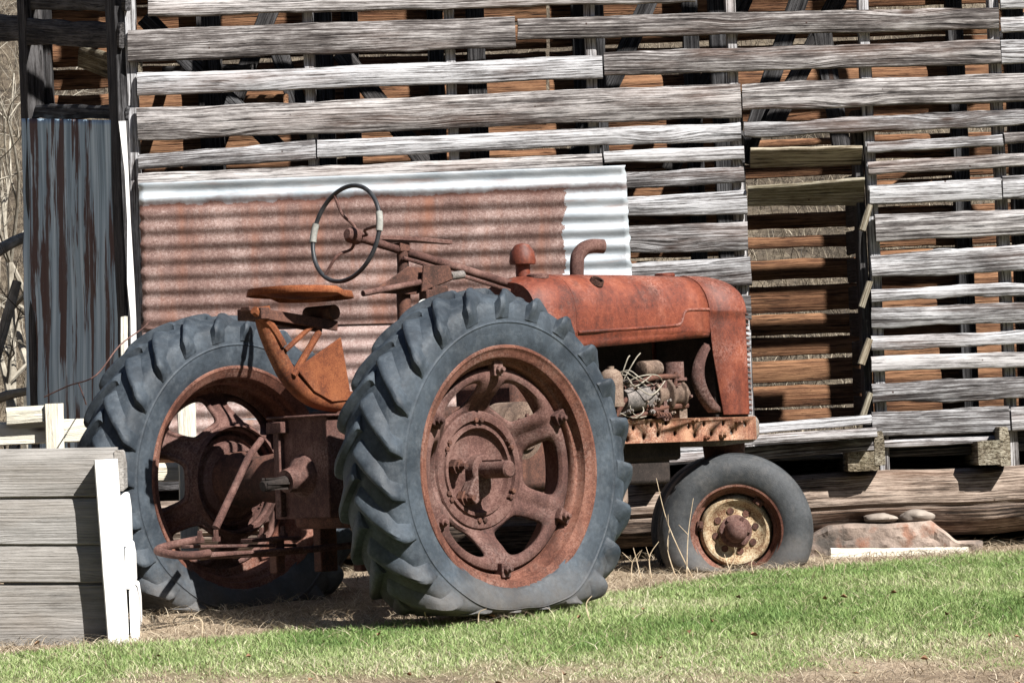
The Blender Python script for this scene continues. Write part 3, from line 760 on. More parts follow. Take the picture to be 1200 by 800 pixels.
m = MB(); m.tube([(-.40, .12, .80), (-.52, .06, .735), (-.75, .03, .43)], [.015, .016, .017], 12); m.build('hitch_rod', 'rust_brown', TR, center=False)
m = MB()
m.tube([(-.80, .06, .385), (-.90, .10, .37), (-.98, .11, .357), (-1.03, .08, .345), (-1.045, .01, .335), (-1.02, -.05, .325), (-.94, -.065, .322), (-.86, -.05, .327)], .0175, 14, smooth=6); m.build('tow_hook', 'rust_brown', TR, center=False)
m = MB(); m.box((-.62, .03, .347), (.60, .06, .014), Matrix.Rotation(R(2), 3, 'Y')); m.box((-.66, -.03, .318), (.66, .05, .014), Matrix.Rotation(R(-1), 3, 'Y')); m.tube([(-.97, -.04, .318), (-.5, -.03, .31), (.1, -.02, .325)], .015, 12); m.box((-.45, .02, .368), (.28, .08, .016)); m.build('drawbar', 'rust_brown', TR, bevel=.004, center=False)
for (u_, y_) in ((-.52, 0), (-.38, .02), (-.75, .03), (-.88, -.02)):
    b = MB(); b.lathe([(0, .02), (.02, .02), (.02, .012), (.05, .011), (.05, 0)], (u_, y_, .372), (0, 0, 1), 6); b.build('drawbar_bolt', 'rust_brown', TR, center=False)
for c_, z_ in (((-.05, .12, .36), (.10, .05, .30)), ((-.05, -.14, .36), (.10, .05, .30)), ((-.42, .02, .30), (.05, .05, .16))):
    m = MB(); m.box(c_, z_); m.build('drawbar_hanger', 'rust_dark', TR, bevel=.006, center=False)

# ------------------------------------------------------------------ seat
m = MB(); rows = []
NR = 30
for ri in range(9):
    q = ri / 8; row = []
    for k in range(NR):
        an = 2 * math.pi * k / NR; cx, cy = math.cos(an), math.sin(an)
        e = (abs(cx) ** 2.6 + abs(cy) ** 2.6) ** (-1 / 2.6)
        lift = .034 * q ** 3 * (1 if cx < .3 else .55) - .006 * (1 - q ** 2)
        if q == 1: lift -= .004
        row.append(Vector((-.25 + .205 * q * cx * e, .0 + .215 * q * cy * e, 1.420 + lift)))
    rows.append(row)
lip = [Vector((p.x - (p.x + .25) * -.03, p.y * 1.03, p.z - .028)) for p in rows[-1]]
rows.append(lip); m.grid(rows, True)
m.v[:] = [Vector((p.x, p.y, p.z + .07 * -(p.x + .25) * .35)) for p in m.v]
seat = m.build('seat', 'rust_orange', TR, solid=.006, smooth=60, center=False)
m = MB(); m.box((-.34, 0, 1.335), (.46, .06, .022), Matrix.Rotation(R(7), 3, 'Y')); m.box((-.30, .05, 1.315), (.42, .03, .05), Matrix.Rotation(R(7), 3, 'Y')); m.box((-.30, -.07, 1.31), (.40, .012, .045), Matrix.Rotation(R(7), 3, 'Y')); m.tube([(-.13, -.09, 1.345), (-.13, .09, 1.345)], .034, 16); m.box((-.52, 0, 1.34), (.05, .16, .05)); m.build('seat_spring', 'rust_dark', TR, bevel=.004, center=False)
m = MB(); m.tube([(-.49, -.02, 1.37), (-.47, -.02, 1.28), (-.41, -.02, 1.16), (-.34, -.02, 1.06), (-.22, -.02, .98), (-.08, -.02, .955), (.06, -.02, .95)], [.036, .042, .044, .044, .044, .046, .05], 16, smooth=5); m.tube([(.0, -.09, .962), (.0, .07, .962)], .035, 14); m.build('seat_post', 'rust_bracket', TR, center=False)
m = MB(); m.tube([(-.36, -.06, 1.07), (-.20, -.06, 1.26)], .016, 8); m.tube([(-.40, -.06, 1.18), (-.22, -.06, 1.30)], .012, 8); m.tube([(-.56, -.05, 1.355), (-.47, -.05, 1.29), (-.41, -.06, 1.20)], .02, 8, smooth=3); m.build('seat_brace', 'rust_bracket', TR, center=False)
m = MB(); m.prism([(-.35, 1.10), (-.085, 1.235), (-.035, .96), (-.15, .955), (-.25, 1.0)], .012, lambda a, b, c: Vector((a, -.075 + c, b))); m.build('seat_side_plate', 'rust_bracket', TR, bevel=.002, center=False)

# ------------------------------------------------------------------ steering
S0 = Vector((.055, 0, 1.697)); S1 = Vector((1.15, 0, 1.468)); sd_ = (S1 - S0).normalized()
e1 = Vector((0, 1, 0)); e2 = sd_.cross(e1).normalized()
SWc = S0 - sd_ * .02
ring = [SWc + (e1 * math.cos(2 * math.pi * k / 64) + e2 * math.sin(2 * math.pi * k / 64)) * .218 for k in range(64)]
m = MB(); m.tube(ring, .0100, 12, closed=True); sw = m.build('steering_wheel', 'black', TR, center=False, smooth=60)
for a0 in (R(170), R(5)):
    m = MB(); m.tube([SWc + (e1 * math.cos(a0 + t) + e2 * math.sin(a0 + t)) * .218 for t in np.linspace(-.2, .2, 9)], .0155, 12); m.build('grip_tape', 'wrap', sw, center=False)
for a0 in (R(175), R(60), R(-60)):
    d = e1 * math.cos(a0) + e2 * math.sin(a0); m = MB()
    m.tube([S0 + sd_ * .035, S0 + sd_ * .05 + d * .06, SWc + sd_ * .012 + d * .11, SWc + d * .21], .007, 8, smooth=4); m.build('spoke', 'rust_brown', sw, center=False)
m = MB(); cyl(m, S0 - sd_ * .015, S0 + sd_ * .08, [(0, 0), (0, .022), (.2, .036), (.7, .036), (.75, .025), (1, .022), (1, 0)], 20); m.build('wheel_hub', 'rust_brown', sw, center=False)
m = MB(); m.tube([S0 + sd_ * .06, S1], .020, 14); m.tube([S0 + sd_ * .30 + Vector((0, -.03, -.04)), S1 + Vector((-.1, -.03, -.02))], .009, 8); m.build('steering_shaft', 'rust_brown', TR, center=False)
m = MB(); m.tube([(.37, 0, 1.655), (.375, 0, 1.56), (.37, 0, 1.42)], [.024, .027, .032], 16); m.box((.37, 0, 1.645), (.06, .05, .04)); m.tube([(.37, 0, 1.44), (.37, 0, 1.10)], .032, 14); m.build('column_post', 'rust_dark', TR, bevel=.004, center=False)
m = MB(); m.prism([(.20, 0), (.33, .10), (.47, .03), (.68, .012), (.68, -.012), (.42, -.05), (.30, -.03)], .02, lambda a, b, c: Vector((a, b, 1.675 - (a - .3) * .03 + c))); m.build('throttle_quadrant', 'rust_brown', TR, bevel=.003, center=False)
m = MB(); m.prism([(.13, 1.435), (.36, 1.555), (.50, 1.55), (.66, 1.505), (.40, 1.43)], .01, lambda a, b, c: Vector((a, -.05 + c, b))); m.prism([(.40, 1.44), (.60, 1.50), (.58, 1.56), (.42, 1.56)], .01, lambda a, b, c: Vector((a, -.09 + c, b))); m.build('instrument_panel', 'rust_dark', TR, bevel=.002, center=False)
m = MB(); m.tube([(.06, -.07, 1.43), (.62, -.07, 1.515)], .014, 12); m.build('control_rod', 'rust_brown', TR, center=False)
m = MB(); m.tube([(.60, -.07, 1.513), (.68, -.07, 1.522)], .019, 12); m.build('rod_end', 'grey_iron', TR, center=False)
m = MB(); m.box((.44, -.08, 1.37), (.05, .06, .16)); m.box((.52, -.05, 1.37), (.10, .08, .20)); m.box((.50, -.06, 1.27), (.12, .04, .06)); b_ = m.build('gauge_box', 'rust_dark', TR, bevel=.008, center=False)
m = MB(); m.lathe([(0, .032), (.006, .032), (.006, .02), (.002, .02), (.002, 0)], (.414, -.09, 1.375), (-.7, -.7, 0), 24); m.build('gauge_face', 'white_glass', b_, center=False)
m = MB(); m.tube([(.20, -.12, 1.27), (.28, -.12, 1.12), (.30, -.12, .95)], .012, 8); m.build('gear_lever', 'rust_brown', TR, center=False)
m = MB(); m.tube([(.26, -.2, 1.25), (.32, -.2, 1.24), (.33, -.2, 1.2), (.28, -.2, 1.13), (.30, -.2, 1.06)], .003, 6, smooth=5); m.build('loose_wire', 'cable', TR, center=False)
m = MB(); hl = [Vector((.10 + .028 * math.cos(t), -.1 + .028 * math.sin(t), .98 + .006 * t)) for t in np.linspace(0, 25, 120)]; m.tube(hl, .008, 6); m.tube([(.10, -.1, .95), (.10, -.1, 1.17)], .014, 8); m.build('coil_spring', 'rust_orange', TR, center=False)
# ------------------------------------------------------------------ stacks
m = MB(); m.lathe([(0, .034), (.14, .034), (.14, .060), (.155, .063), (.20, .056), (.232, .032), (.24, 0)], (1.14, -.0, 1.44), (0, 0, 1), 32); m.lathe([(.0, .05), (.015, .05), (.02, .034)], (1.14, 0, 1.50), (0, 0, 1), 24); m.build('air_cleaner_cap', 'rust_red', TR, smooth=30, center=False)
m = MB(); m.tube([(1.50, 0, 1.50), (1.505, 0, 1.58), (1.515, 0, 1.625), (1.545, -.012, 1.66), (1.585, -.03, 1.672), (1.64, -.05, 1.67)], .034, 20, smooth=5); 
m.build('exhaust_elbow', 'rust_brown', TR, center=False)
m = MB(); m.lathe([(-.03, .026), (.020, .026), (.022, .031), (.0, .036)], (1.47, -.155, 1.487), (0, -.55, .8), 20); m.lathe([(.004, .026), (.004, 0)], (1.47, -.155, 1.487), (0, -.55, .8), 20); m.build('hood_port', 'rust_dark', TR, center=False)
# ------------------------------------------------------------------ corn crib
FY = 17.2; BY = 18.7
CL = Vector((0, FY, 0))
CR = empty('corn_crib', CL)
tag(CR, 'weathered grey slatted wooden corn crib with a rusty corrugated sheet on its front', 'corn crib')
def WF(x, y, Y=FY): return W(x, y, Y)

FRONT = [  # x0, top0, bot0, x1, top1, bot1, tone
 (174, -3, 20, 815, -15, 2, .55), (150, 35, 73, 604, 20, 56, .40), (607, 22, 47, 1170, 8, 34, .40),
 (161, 86, 112, 706, 66, 92, .60), (708, 61, 89, 1172, 47, 75, .50),
 (161, 127, 165, 868, 98, 137, .52), (870, 98, 130, 1215, 84, 119, .60),
 (162, 180, 197, 370, 164, 187, .47), (372, 164, 185, 868, 143, 164, .66), (872, 143, 160, 1215, 128, 147, .38),
 (162, 203, 226, 706, 179, 202, .62), (708, 177, 192, 872, 172, 188, .60),
 (725, 202, 221, 872, 195, 214, .45), (725, 232, 254, 875, 222, 250, .74), (728, 263, 296, 876, 258, 293, .40), (730, 309, 346, 880, 301, 334, .46),
 (165, 356, 386, 880, 346, 374, .42), (165, 396, 426, 880, 386, 412, .42), (165, 440, 470, 880, 428, 458, .42), (165, 486, 512, 880, 470, 498, .42),
 (165, 246, 276, 724, 226, 252, .42), (165, 300, 330, 728, 276, 306, .42),
 (1016, 165, 179, 1175, 157, 171, .44), (1177, 157, 169, 1225, 154, 165, .35),
 (1017, 189, 204, 1215, 179, 195, .52), (1019, 218, 240, 1173, 208, 235, .60), (1175, 206, 233, 1225, 203, 232, .42),
 (1026, 251, 283, 1215, 244, 274, .58), (1021, 299, 326, 1215, 283, 317, .42), (1021, 339, 354, 1215, 330, 344, .68),
 (1021, 361, 384, 1215, 353, 378, .50), (1021, 394, 411, 1215, 385, 401, .58), (1021, 418, 436, 1215, 412, 430, .62),
 (1022, 449, 473, 1215, 438, 466, .38), (1022, 482, 510, 1183, 475, 505, .44), (1185, 476, 504, 1240, 474, 502, .55),
 (1030, 515, 524, 1178, 509, 519, .62),
 (1172, -14, 11, 1260, -17, 8, .66), (1173, 20, 39, 1260, 17, 36, .64), (1173, 47, 75, 1260, 44, 71, .66),
 (1, 0, 0, 0, 0, 0, 0)][:-1]
# above the picture the wall goes on up to the eave
for k in range(8):
    y = -40 - 74 * k
    FRONT.append((158 - 2 * k, y - 22, y + 2, 820, y - 50, y - 22, .5)); FRONT.append((824, y - 48, y - 20, 1500, y - 74, y - 46, .5))
# and on to the right of it
for k in range(13):
    y0 = 66 + 35 * k
    FRONT.append((1262 if k < 1 else 1242 if k > 11 else 1228, y0 + 4, y0 + 28, 1560, y0 - 9, y0 + 16, .5))
wall = MB()
wall.box(WF(163, 200) + Vector((.045, .075, 0)), (.09, .05, 3.0))
front = None
studs = [163, 372, 537, 702, 868, 1024, 1176, 1330, 1480]
st0 = MB()
def stud(mb, xp, Y, z0, z1, w, d, tone=.45, lean=-.038, seed=1):
    a = W(xp, 300, Y)
    p0 = Vector((a.x - lean * (a.z - z0) * 0 + 0, Y, z0)); p1 = Vector((a.x, Y, z1))
    # the whole building leans with the photograph's verticals left upright
    board(mb, p0, p1, (1, 0, 0), w, w, d, seed, tone, .003, .003)
frame = empty('wall_frame', (0, 0, 0)) if False else None
for i, xs in enumerate(studs):
    m = MB(); stud(m, xs, FY + .075, .50, 5.5, .055, .10, .62, seed=60 + i)
    m.build('wall_stud', 'grey_wood', CR, CL)
for i, (x0, t0, b0, x1, t1, b1, tone) in enumerate(FRONT):
    m = MB(); rd = random.Random(i * 13 + 5)
    y_ = FY - rd.uniform(0, .006)
    a0, a1 = WF(x0, t0, y_), WF(x0, b0, y_); c0, c1 = WF(x1, t1, y_), WF(x1, b1, y_)
    tilt = rd.uniform(-.04, .16); tone += rd.uniform(-.14, .08)
    board(m, (a0 + a1) / 2, (c0 + c1) / 2, Vector((0, tilt, 1)), (a0 - a1).length, (c0 - c1).length, .028, i * 7 + 3, tone, .006 if rd.random() < .7 else .011, .004, tdir=Vector((0, -1, tilt)).normalized())
    # nail heads over the studs
    m.build('wall_board', 'grey_wood', CR, CL, smooth=50)
# corrugated iron over the boards
def sheet(name, pts, mat, nrow_pitch=17.6, Y=FY - .03, amp=.0062, seed=1):
    """pts: top-left, top-right, bottom-right, bottom-left measured"""
    P = [W(x, y, Y) for x, y in pts]; o = (P[0] + P[2]) / 2
    m = MB(); rows = []; nz = max(8, int(abs(P[0].z - P[3].z) / .0062)); nx = 90
    pitch = nrow_pitch * FY / F
    for i in range(nz + 1):
        q = i / nz; row = []
        for k in range(nx + 1):
            s = k / nx
            a = P[0].lerp(P[3], q); b = P[1].lerp(P[2], q); p = a.lerp(b, s)
            zz = (P[0] - P[3]).length * q
            wob = mnoise.noise(Vector((s * 5, q * 4, seed)))
            edge = .010 * mnoise.noise(Vector((q * 22, 9 * (s > .5), seed)))
            p = p + Vector((edge if s in (0, 1) else 0, -amp * math.sin(2 * math.pi * zz / pitch + seed) - .012 * wob * (1 if s > .02 else .4) - .010, 0))
            row.append(p)
        rows.append(row)
    m.grid(rows)
    return m.build(name, mat, CR, CL, smooth=80, solid=.0015)
pA = [(163, 215), (733, 194), (743, 372), (168, 386)]
cA = sum((W(x, y, FY) for x, y in pA), Vector()) / 4
MT['corr_a'] = corrugated('rusted_corrugated_iron', W(664, 280, FY).x - cA.x, W(400, 230, FY).z - cA.z - .0, True)
MT['corr_b'] = corrugated('pale_rusted_corrugated_iron', 5, 5, False)
sheet('corrugated_sheet', pA, 'corr_a', seed=1.0)
sheet('corrugated_sheet', [(166, 380), (716, 366), (722, 505), (172, 520)], 'corr_b', Y=FY - .018, seed=2.2)
# end wall going back
e0 = Vector((W(158, 300, FY).x, FY, 0)); e1_ = Vector((W(36, 300, BY).x, BY, 0)); ed = (e1_ - e0).normalized(); en_ = Vector((ed.y, -ed.x, 0)) * -1
if en_.y > 0: en_ = -en_
EL = (e1_ - e0).length
def E(x, y):
    """point of the end wall plane seen at a measured spot"""
    d = fw * F + rt * (x - 600) - up * (y - 400); n = Vector((-ed.y, ed.x, 0)); t = (e0 - CAM).dot(n) / d.dot(n); return CAM + d * t
def eboard(x0, t0, b0, x1, t1, b1, mat='dark_wood', off=.0, seed=1, th=.028, tone=.45, name='end_board'):
    m = MB(); a0, a1, c0, c1 = E(x0, t0), E(x0, b0), E(x1, t1), E(x1, b1)
    board(m, (a0 + a1) / 2 + en_ * off, (c0 + c1) / 2 + en_ * off, (0, 0, 1), (a0 - a1).length, (c0 - c1).length, th, seed, tone, .006, .003, tdir=en_)
    return m.build(name, mat, CR, CL, smooth=50)
eboard(-12, 16, 49, 32, 18, 48, seed=41); eboard(30, 21, 52, 149, 27, 57, seed=42, off=.03); eboard(26, -16, 12, 150, -8, 14, seed=43, off=.0)
eboard(50, 112, 125, 148, 108, 123, 'inner_wood', off=-.9, seed=44, tone=.7)
eboard(44, 52, 78, 112, 70, 104, 'mossy_wood', off=-.25, seed=48, tone=.4); eboard(40, 123, 139, 150, 123, 140, seed=45); eboard(45, 76, 106, 150, 72, 104, 'dark_wood', off=-.7, seed=46, tone=.3)
for k in range(11): eboard(28, -50 - 36 * k, -24 - 36 * k, 152, -42 - 36 * k, -18 - 36 * k, seed=47 + k)
m = MB(); a = E(43, 300); board(m, Vector((a.x, a.y, .3)), Vector((a.x, a.y, 5.4)), ed, .16, .16, .10, 70, .4, .006, tdir=en_); m.build('corner_post', 'dark_wood', CR, CL)
m = MB(); a = E(153, 300); board(m, Vector((a.x, a.y, .3)) + ed * .06, Vector((a.x, a.y, 5.4)) + ed * .06, ed, .17, .17, .10, 71, .4, .006, tdir=en_); m.build('corner_post', 'dark_wood', CR, CL)
# streaked flat sheet on the end wall
m = MB(); rows = []; tl, tr_, br, bl = E(34, 139), E(145, 141), E(150, 530), E(42, 530); nx = 44; nz = 60
gcs = []
for i in range(nz + 1):
    row = []
    for k in range(nx + 1):
        s = k / nx; q = i / nz
        p = tl.lerp(bl, q).lerp(tr_.lerp(br, q), s)
        p = p + en_ * (.045 + .0025 * math.sin(s * 22 * math.pi) + .012 * mnoise.noise(Vector((s * 4, q * 3, 0)))) + ed * (.02 * mnoise.noise(Vector((q * 14, 3 * round(s), 1))) if s in (0, 1) else 0)
        row.append(p); gcs.append((s * 1.6, 0, p.z))
    rows.append(row)
m.grid(rows); m.gc = gcs; m.build('end_sheet', 'sheet_end', CR, CL, smooth=80, solid=.0015, merge=False)
# white strip painting the sunlit edge between end sheet and front wall
m = MB()
tp_ = [(143, 142, 8), (148, 200, 4), (151, 260, 3.5), (153, 330, 8), (156, 372, 6), (157, 430, 6)]
rows = []
for x, y, w in tp_:
    p = W(x, y, FY - .045); hw = w * FY / F / 2
    rows.append([p + Vector((-hw, 0, 0)), p + Vector((hw, 0, 0)), p + Vector((hw, .02, 0)), p + Vector((-hw, .02, 0))])
m.grid(rows, True); m.f.append((0, 1, 2, 3)); m.build('lit_edge_strip', 'white', CR, CL)

# back wall, seen from inside through the gaps
m = MB(); rd = random.Random(21)
back_rows = []
def brow(x0, x1, t, b, slope, seed, tone):
    a = W(x0, t, BY); c = W(x0, b, BY); a2 = W(x1, t - slope * (x1 - x0), BY); c2 = W(x1, b - slope * (x1 - x0), BY)
    board(m, (a + c) / 2, (a2 + c2) / 2, (0, 0, 1), (a - c).length, (a2 - c2).length, .025, seed, tone, .007, .006, tdir=(0, -1, 0))
y = -440
while y < 130:                                        # close boarding high up
    h = rd.uniform(24, 34); brow(60, 640, y + 26, y + 26 + h, .035, int(y) + 500, rd.uniform(.42, .6)); brow(644, 1260, y + 5, y + 5 + h - 1, .035, int(y) + 900, rd.uniform(.42, .6)); y += h + rd.uniform(3, 6)
y = 100
while y < 520:
    h = rd.uniform(22, 30); brow(702, 866, y + 8, y + 8 + h, .036, int(y) + 4500, rd.uniform(.4, .6)); y += h + rd.uniform(-2, 3)
y = 140
while y < 520:
    h = rd.uniform(22, 30); brow(60, 700, y + 22, y + 22 + h, .038, int(y) + 1500, rd.uniform(.4, .6)); y += h + rd.uniform(2, 7)
y = 100
while y < 520:
    h = rd.uniform(20, 30); brow(1018, 1300, y, y + h, .036, int(y) + 2500, rd.uniform(.4, .6)); y += h + rd.uniform(0, 6)
for i, (t, b) in enumerate([(100, 119), (130, 142), (163, 172), (192, 208), (250, 268), (277, 291), (303, 326), (335, 365), (368, 392), (395, 417), (421, 447), (451, 475), (479, 500)]):
    brow(868, 1014, t + 2, b + 2, .036, 3100 + i, rd.uniform(.4, .62))
m.build('back_wall', 'inner_wood', CR, CL, smooth=50)
for i, xs in enumerate([60, 250, 420, 520, 690, 820, 1130, 1290]):
    m = MB(); stud(m, xs, BY - .075, .4, 5.4, .09, .10, .3, seed=80 + i); m.build('back_stud', 'dark_wood', CR, CL)
# knee braces, ties and inner posts
def bar(p, q, w, d, name='brace', mat='dark_wood', seed=1, tone=.35):
    m = MB(); board(m, p, q, Vector((0, 0, 1)) if abs((q - p).normalized().z) < .9 else Vector((1, 0, 0)), w, w, d, seed, tone, .004, .004); return m.build(name, mat, CR, CL)
YM = 17.9
for i, (a, b) in enumerate([((170, 20), (330, 180)), ((255, 170), (330, -20)), ((320, 40), (372, 190)), ((400, 60), (505, 200)), ((655, 230), (770, -20)), ((785, 200), (880, -20)), ((905, 150), (990, -20)), ((870, 190), (940, -10)), ((1160, 60), (1260, -20)), ((960, 20), (990, 190))]):
    bar(W(*a, YM + .1 * (i % 3)), W(*b, YM + .1 * (i % 3)), .10, .05, seed=100 + i)
for i, (x, Y) in enumerate([(250, 17.9), (380, 18.0), (560, 17.7), (700, 17.75), (845, 17.9), (1190, 17.8)]):
    a = W(x, 100, Y); bar(Vector((a.x, Y, .5)), Vector((a.x, Y, 5.4)), .10, .10, 'inner_post', 'dark_wood', 120 + i)
for i, x in enumerate(studs): 
    a = W(x, 100, FY); bar(Vector((a.x + .06, FY + .1, 5.25)), Vector((a.x + .06, BY - .1, 5.25)), .12, .05, 'cross_tie', 'dark_wood', 140 + i)
# floor, roof, right end
m = MB(); 
for k in range(10): board(m, Vector((-2.0 - .07 * k, FY + .13 + .155 * k, .60)), Vector((4.3, FY + .13 + .155 * k, .66)), (0, 1, 0), .15, .15, .03, 300 + k, .4, .002)
m.build('floor', 'dark_wood', CR, CL)
m = MB()
for k in range(14): board(m, Vector((4.3, FY + .02, .7 + .34 * k)), Vector((4.3, BY, .7 + .34 * k)), (0, 0, 1), .22, .22, .025, 330 + k, .45)
m.build('end_wall', 'grey_wood', CR, CL)
m = MB(); m.prism([(FY - .08, 5.5), ((FY + BY) / 2, 6.3), (BY + .25, 5.5), (BY + .25, 5.53), ((FY + BY) / 2, 6.34), (FY - .08, 5.53)], 7.3, lambda a, b, c: Vector((-2.9 + c, a, b))); m.build('roof', 'rust_brown', CR, CL)  # unseen roof, added to keep the crib's inside dark
# doorway: jambs, slanting boards, sill steps
m = MB()
for k in range(9):
    a = W(1002, 215 + 33 * k, FY); board(m, Vector((W(1016, 300, FY).x - .012, FY + .12, a.z)), Vector((W(1016, 300, FY).x - .03, FY + .62, a.z + .02)), (0, 0, 1), .125, .125, .022, 350 + k, .3, .006)
m.build('bay_partition', 'dark_wood', CR, CL)
m = MB(); a = W(1013, 300, FY); board(m, Vector((a.x, FY + .14, .62)), Vector((a.x, FY + .14, 2.42)), (1, 0, 0), .045, .045, .17, 361, .4, .004); m.build('door_jamb', 'dark_wood', CR, CL)
m = MB(); a = W(875, 300, FY); board(m, Vector((a.x - .01, FY + .14, .62)), Vector((a.x - .01, FY + .14, 2.42)), (1, 0, 0), .045, .045, .17, 362, .4, .004); m.build('door_jamb', 'dark_wood', CR, CL)
for i, y in enumerate((255, 345, 412, 475)):
    m = MB(); a = W(1012, y, FY - .02); d = Vector((.03, -.0, .13)); board(m, a - d / 2, a + d / 2 + Vector((.02, 0, 0)), (1, 0, -.3), .035, .03, .06, 365 + i, .55, .004); m.build('door_cleat', 'mossy_wood', CR, CL)
for i, (x0, t0, b0, x1, t1, b1) in enumerate([(879, 173, 194, 1010, 170, 190), (876, 219, 240, 1012, 208, 238)]):
    m = MB(); a0, a1, c0, c1 = (W(x, y, FY + .02) for x, y in ((x0, t0), (x0, b0), (x1, t1), (x1, b1)))
    wd = Vector((0, -1.05, 1)).normalized()
    board(m, (a0 + a1) / 2, (c0 + c1) / 2, wd, (a0 - a1).length * 1.4, (c0 - c1).length * 1.4, .03, 371 + i, .5, .008, tdir=wd.cross(Vector((1, 0, 0)))); m.build('chute_board', 'mossy_wood', CR, CL)
for i, (x0, y0, x1, y1, Y, dp, hh) in enumerate([(862, 504, 1020, 491, 17.06, .12, .05), (848, 518, 1026, 506, 17.0, .14, .05), (850, 533, 1022, 520, 17.08, .12, .07)]):
    m = MB(); board(m, W(x0, y0, Y), W(x1, y1, Y), (0, 0, 1), hh, hh, dp, 380 + i, .62 if i < 2 else .35, .004, tdir=(0, -1, 0)); m.build('door_sill', 'grey_wood', CR, CL)
m = MB(); board(m, W(770, 538, 17.1), W(850, 532, 17.1), (0, 0, 1), .05, .05, .14, 390, .6, .004, tdir=(0, -1, 0)); board(m, W(790, 526, 17.14), W(850, 522, 17.14), (0, 0, 1), .035, .035, .10, 391, .6, .004, tdir=(0, -1, 0)); m.build('door_sill', 'grey_wood', CR, CL)
# joists resting on the log, rim beam in the dark
for i, (x, w, t, b) in enumerate([(1012, 36, 528, 551), (1163, 34, 516, 544), (1178, 12, 500, 545), (1031, 12, 505, 545), (250, 34, 565, 590), (500, 34, 552, 578), (760, 34, 541, 566), (1330, 34, 508, 538)]):
    p = W(x, (t + b) / 2, 17.03); m = MB(); board(m, p, p + Vector((0, 1.6, 0)), (0, 0, 1), (b - t) * FY / F, (b - t) * FY / F, w * FY / F, 400 + i, .4, .003); m.build('joist', 'mossy_wood', CR, CL)
m = MB(); board(m, W(150, 560, 17.3), W(1500, 500, 17.3), (0, 0, 1), .13, .13, .05, 420, .4); m.build('rim_beam', 'dark_wood', CR, CL)
# sill log
m = MB(); rows = []; gcs = []
pa, pb = W(140, 625, 17.12), W(1560, 566, 17.12); n = 90
prof = [(-.10, .158), (-.165, .135), (-.185, .09), (-.20, .02), (-.20, -.012), (-.188, -.022), (-.185, -.034), (-.205, -.045), (-.185, -.10), (-.13, -.165), (-.06, -.185), (.08, -.18), (.17, -.12), (.18, .0), (.16, .12), (.05, .16)]
dlog = (pb - pa)
for i in range(n + 1):
    q = i / n; c = pa.lerp(pb, q) + Vector((0, .20, 0)); row = []
    for k, (a, b) in enumerate(prof):
        nn = 1 + .07 * mnoise.noise(Vector((q * 26, k * .8, 2))) + .05 * mnoise.noise(Vector((q * 90, k * 2.2, 5)))
        p = c + Vector((0, a * nn, b * nn + .012 * mnoise.noise(Vector((q * 12, 0, 8))))); row.append(p); gcs.append((q * dlog.length, k * .05, 0))
    rows.append(row)
m.grid(rows, True); m.f += [tuple(range(16)), tuple(n * 16 + 15 - k for k in range(16))]; m.gc = gcs; m.tone = [.46 if k % 16 < 5 else .38 if k % 16 < 7 else .16 for k in range(len(m.v))]  # lower half toned darker, painting the shade under the log's bulge
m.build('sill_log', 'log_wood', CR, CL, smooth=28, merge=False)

m = MB(); rows = []; gcs = []
for i in range(41):
    q = i / 40; c = Vector((-2.7 + 7 * q, BY + .05, .36 + .01 * math.sin(q * 30)))
    rows.append([c + Vector((0, .17 * math.cos(t), .27 * math.sin(t))) * (1 + .06 * mnoise.noise(Vector((q * 20, t, 3)))) for t in np.linspace(0, 2 * math.pi, 13)[:-1]]); gcs += [(q * 7, k * .05, 0) for k in range(12)]
m.grid(rows, True); m.gc = gcs; m.build('sill_log', 'dark_wood', CR, CL, merge=False)  # back log, added so the gap above the front log stays dark
# ------------------------------------------------------------------ stones, slab and plank under the log
def rock(name, c, sz, seed, mat, label, cat='stone', group=None):
    m = MB(); m.ball(c, 1, 22, sz); c = Vector(c)
    for i, p in enumerate(m.v):
        d = p - c; k = 1 + .22 * mnoise.noise(Vector((d.x / sz[0], d.y / sz[1], d.z / sz[2])) * 1.1 + Vector((seed, 0, 0))) + .16 * mnoise.noise(d * 18 + Vector((seed, 3, 0))) + .07 * mnoise.noise(d * 47 + Vector((seed, 9, 0)))
        m.v[i] = c + d * k
    o = m.build(name, mat, smooth=40); tag(o, label, cat, group); return o
p = W(1031, 607, 17.1); rock('field_stone', p, (.085, .10, .026), 3, 'stone', 'small pale stone wedged flat between log and slab, nearer the front wheel', 'stone', 'stones under the sill log')
p = W(1074, 605, 17.1); rock('field_stone', p, (.085, .10, .036), 8, 'stone', 'rounder brown stone wedged under the log, farther from the front wheel', 'stone', 'stones under the sill log')
p = W(1192, 632, 17.9); rock('dark_lump', p, (.22, .2, .08), 12, 'dark_lump_fill', 'dark boulder on the grass at far right beyond the log', 'lump')  # dark rounded lump standing in for an unidentified dark shape
m = MB(); outl = [(938, 664), (950, 628), (972, 616), (1000, 613), (1040, 614), (1092, 610), (1108, 622), (1122, 634), (1168, 633), (1166, 650), (1150, 668)]
tops = outl[1:-1]; rows = []
for k in range(61):
    x = 938 + 214 * k / 60; yt = np.interp(x, [938] + [t[0] for t in outl[1:9]], [650] + [t[1] for t in outl[1:9]])
    a, b = W(x, yt, 16.95), W(x, 672, 16.95); row = [a + Vector((0, .34, -.02)), a + Vector((0, .16, .0))]
    for j in range(13):
        p = a.lerp(b, j / 12); row.append(p + Vector((0, .014 * mnoise.noise(p * 5) + .014 * mnoise.noise(Vector((p.x * 14, p.y, p.z * 22))) + .008 * mnoise.noise(p * 50) + (.02 if j == 0 else 0), .004 * mnoise.noise(p * 31))))
    row.append(b + Vector((0, .34, 0))); rows.append(row)
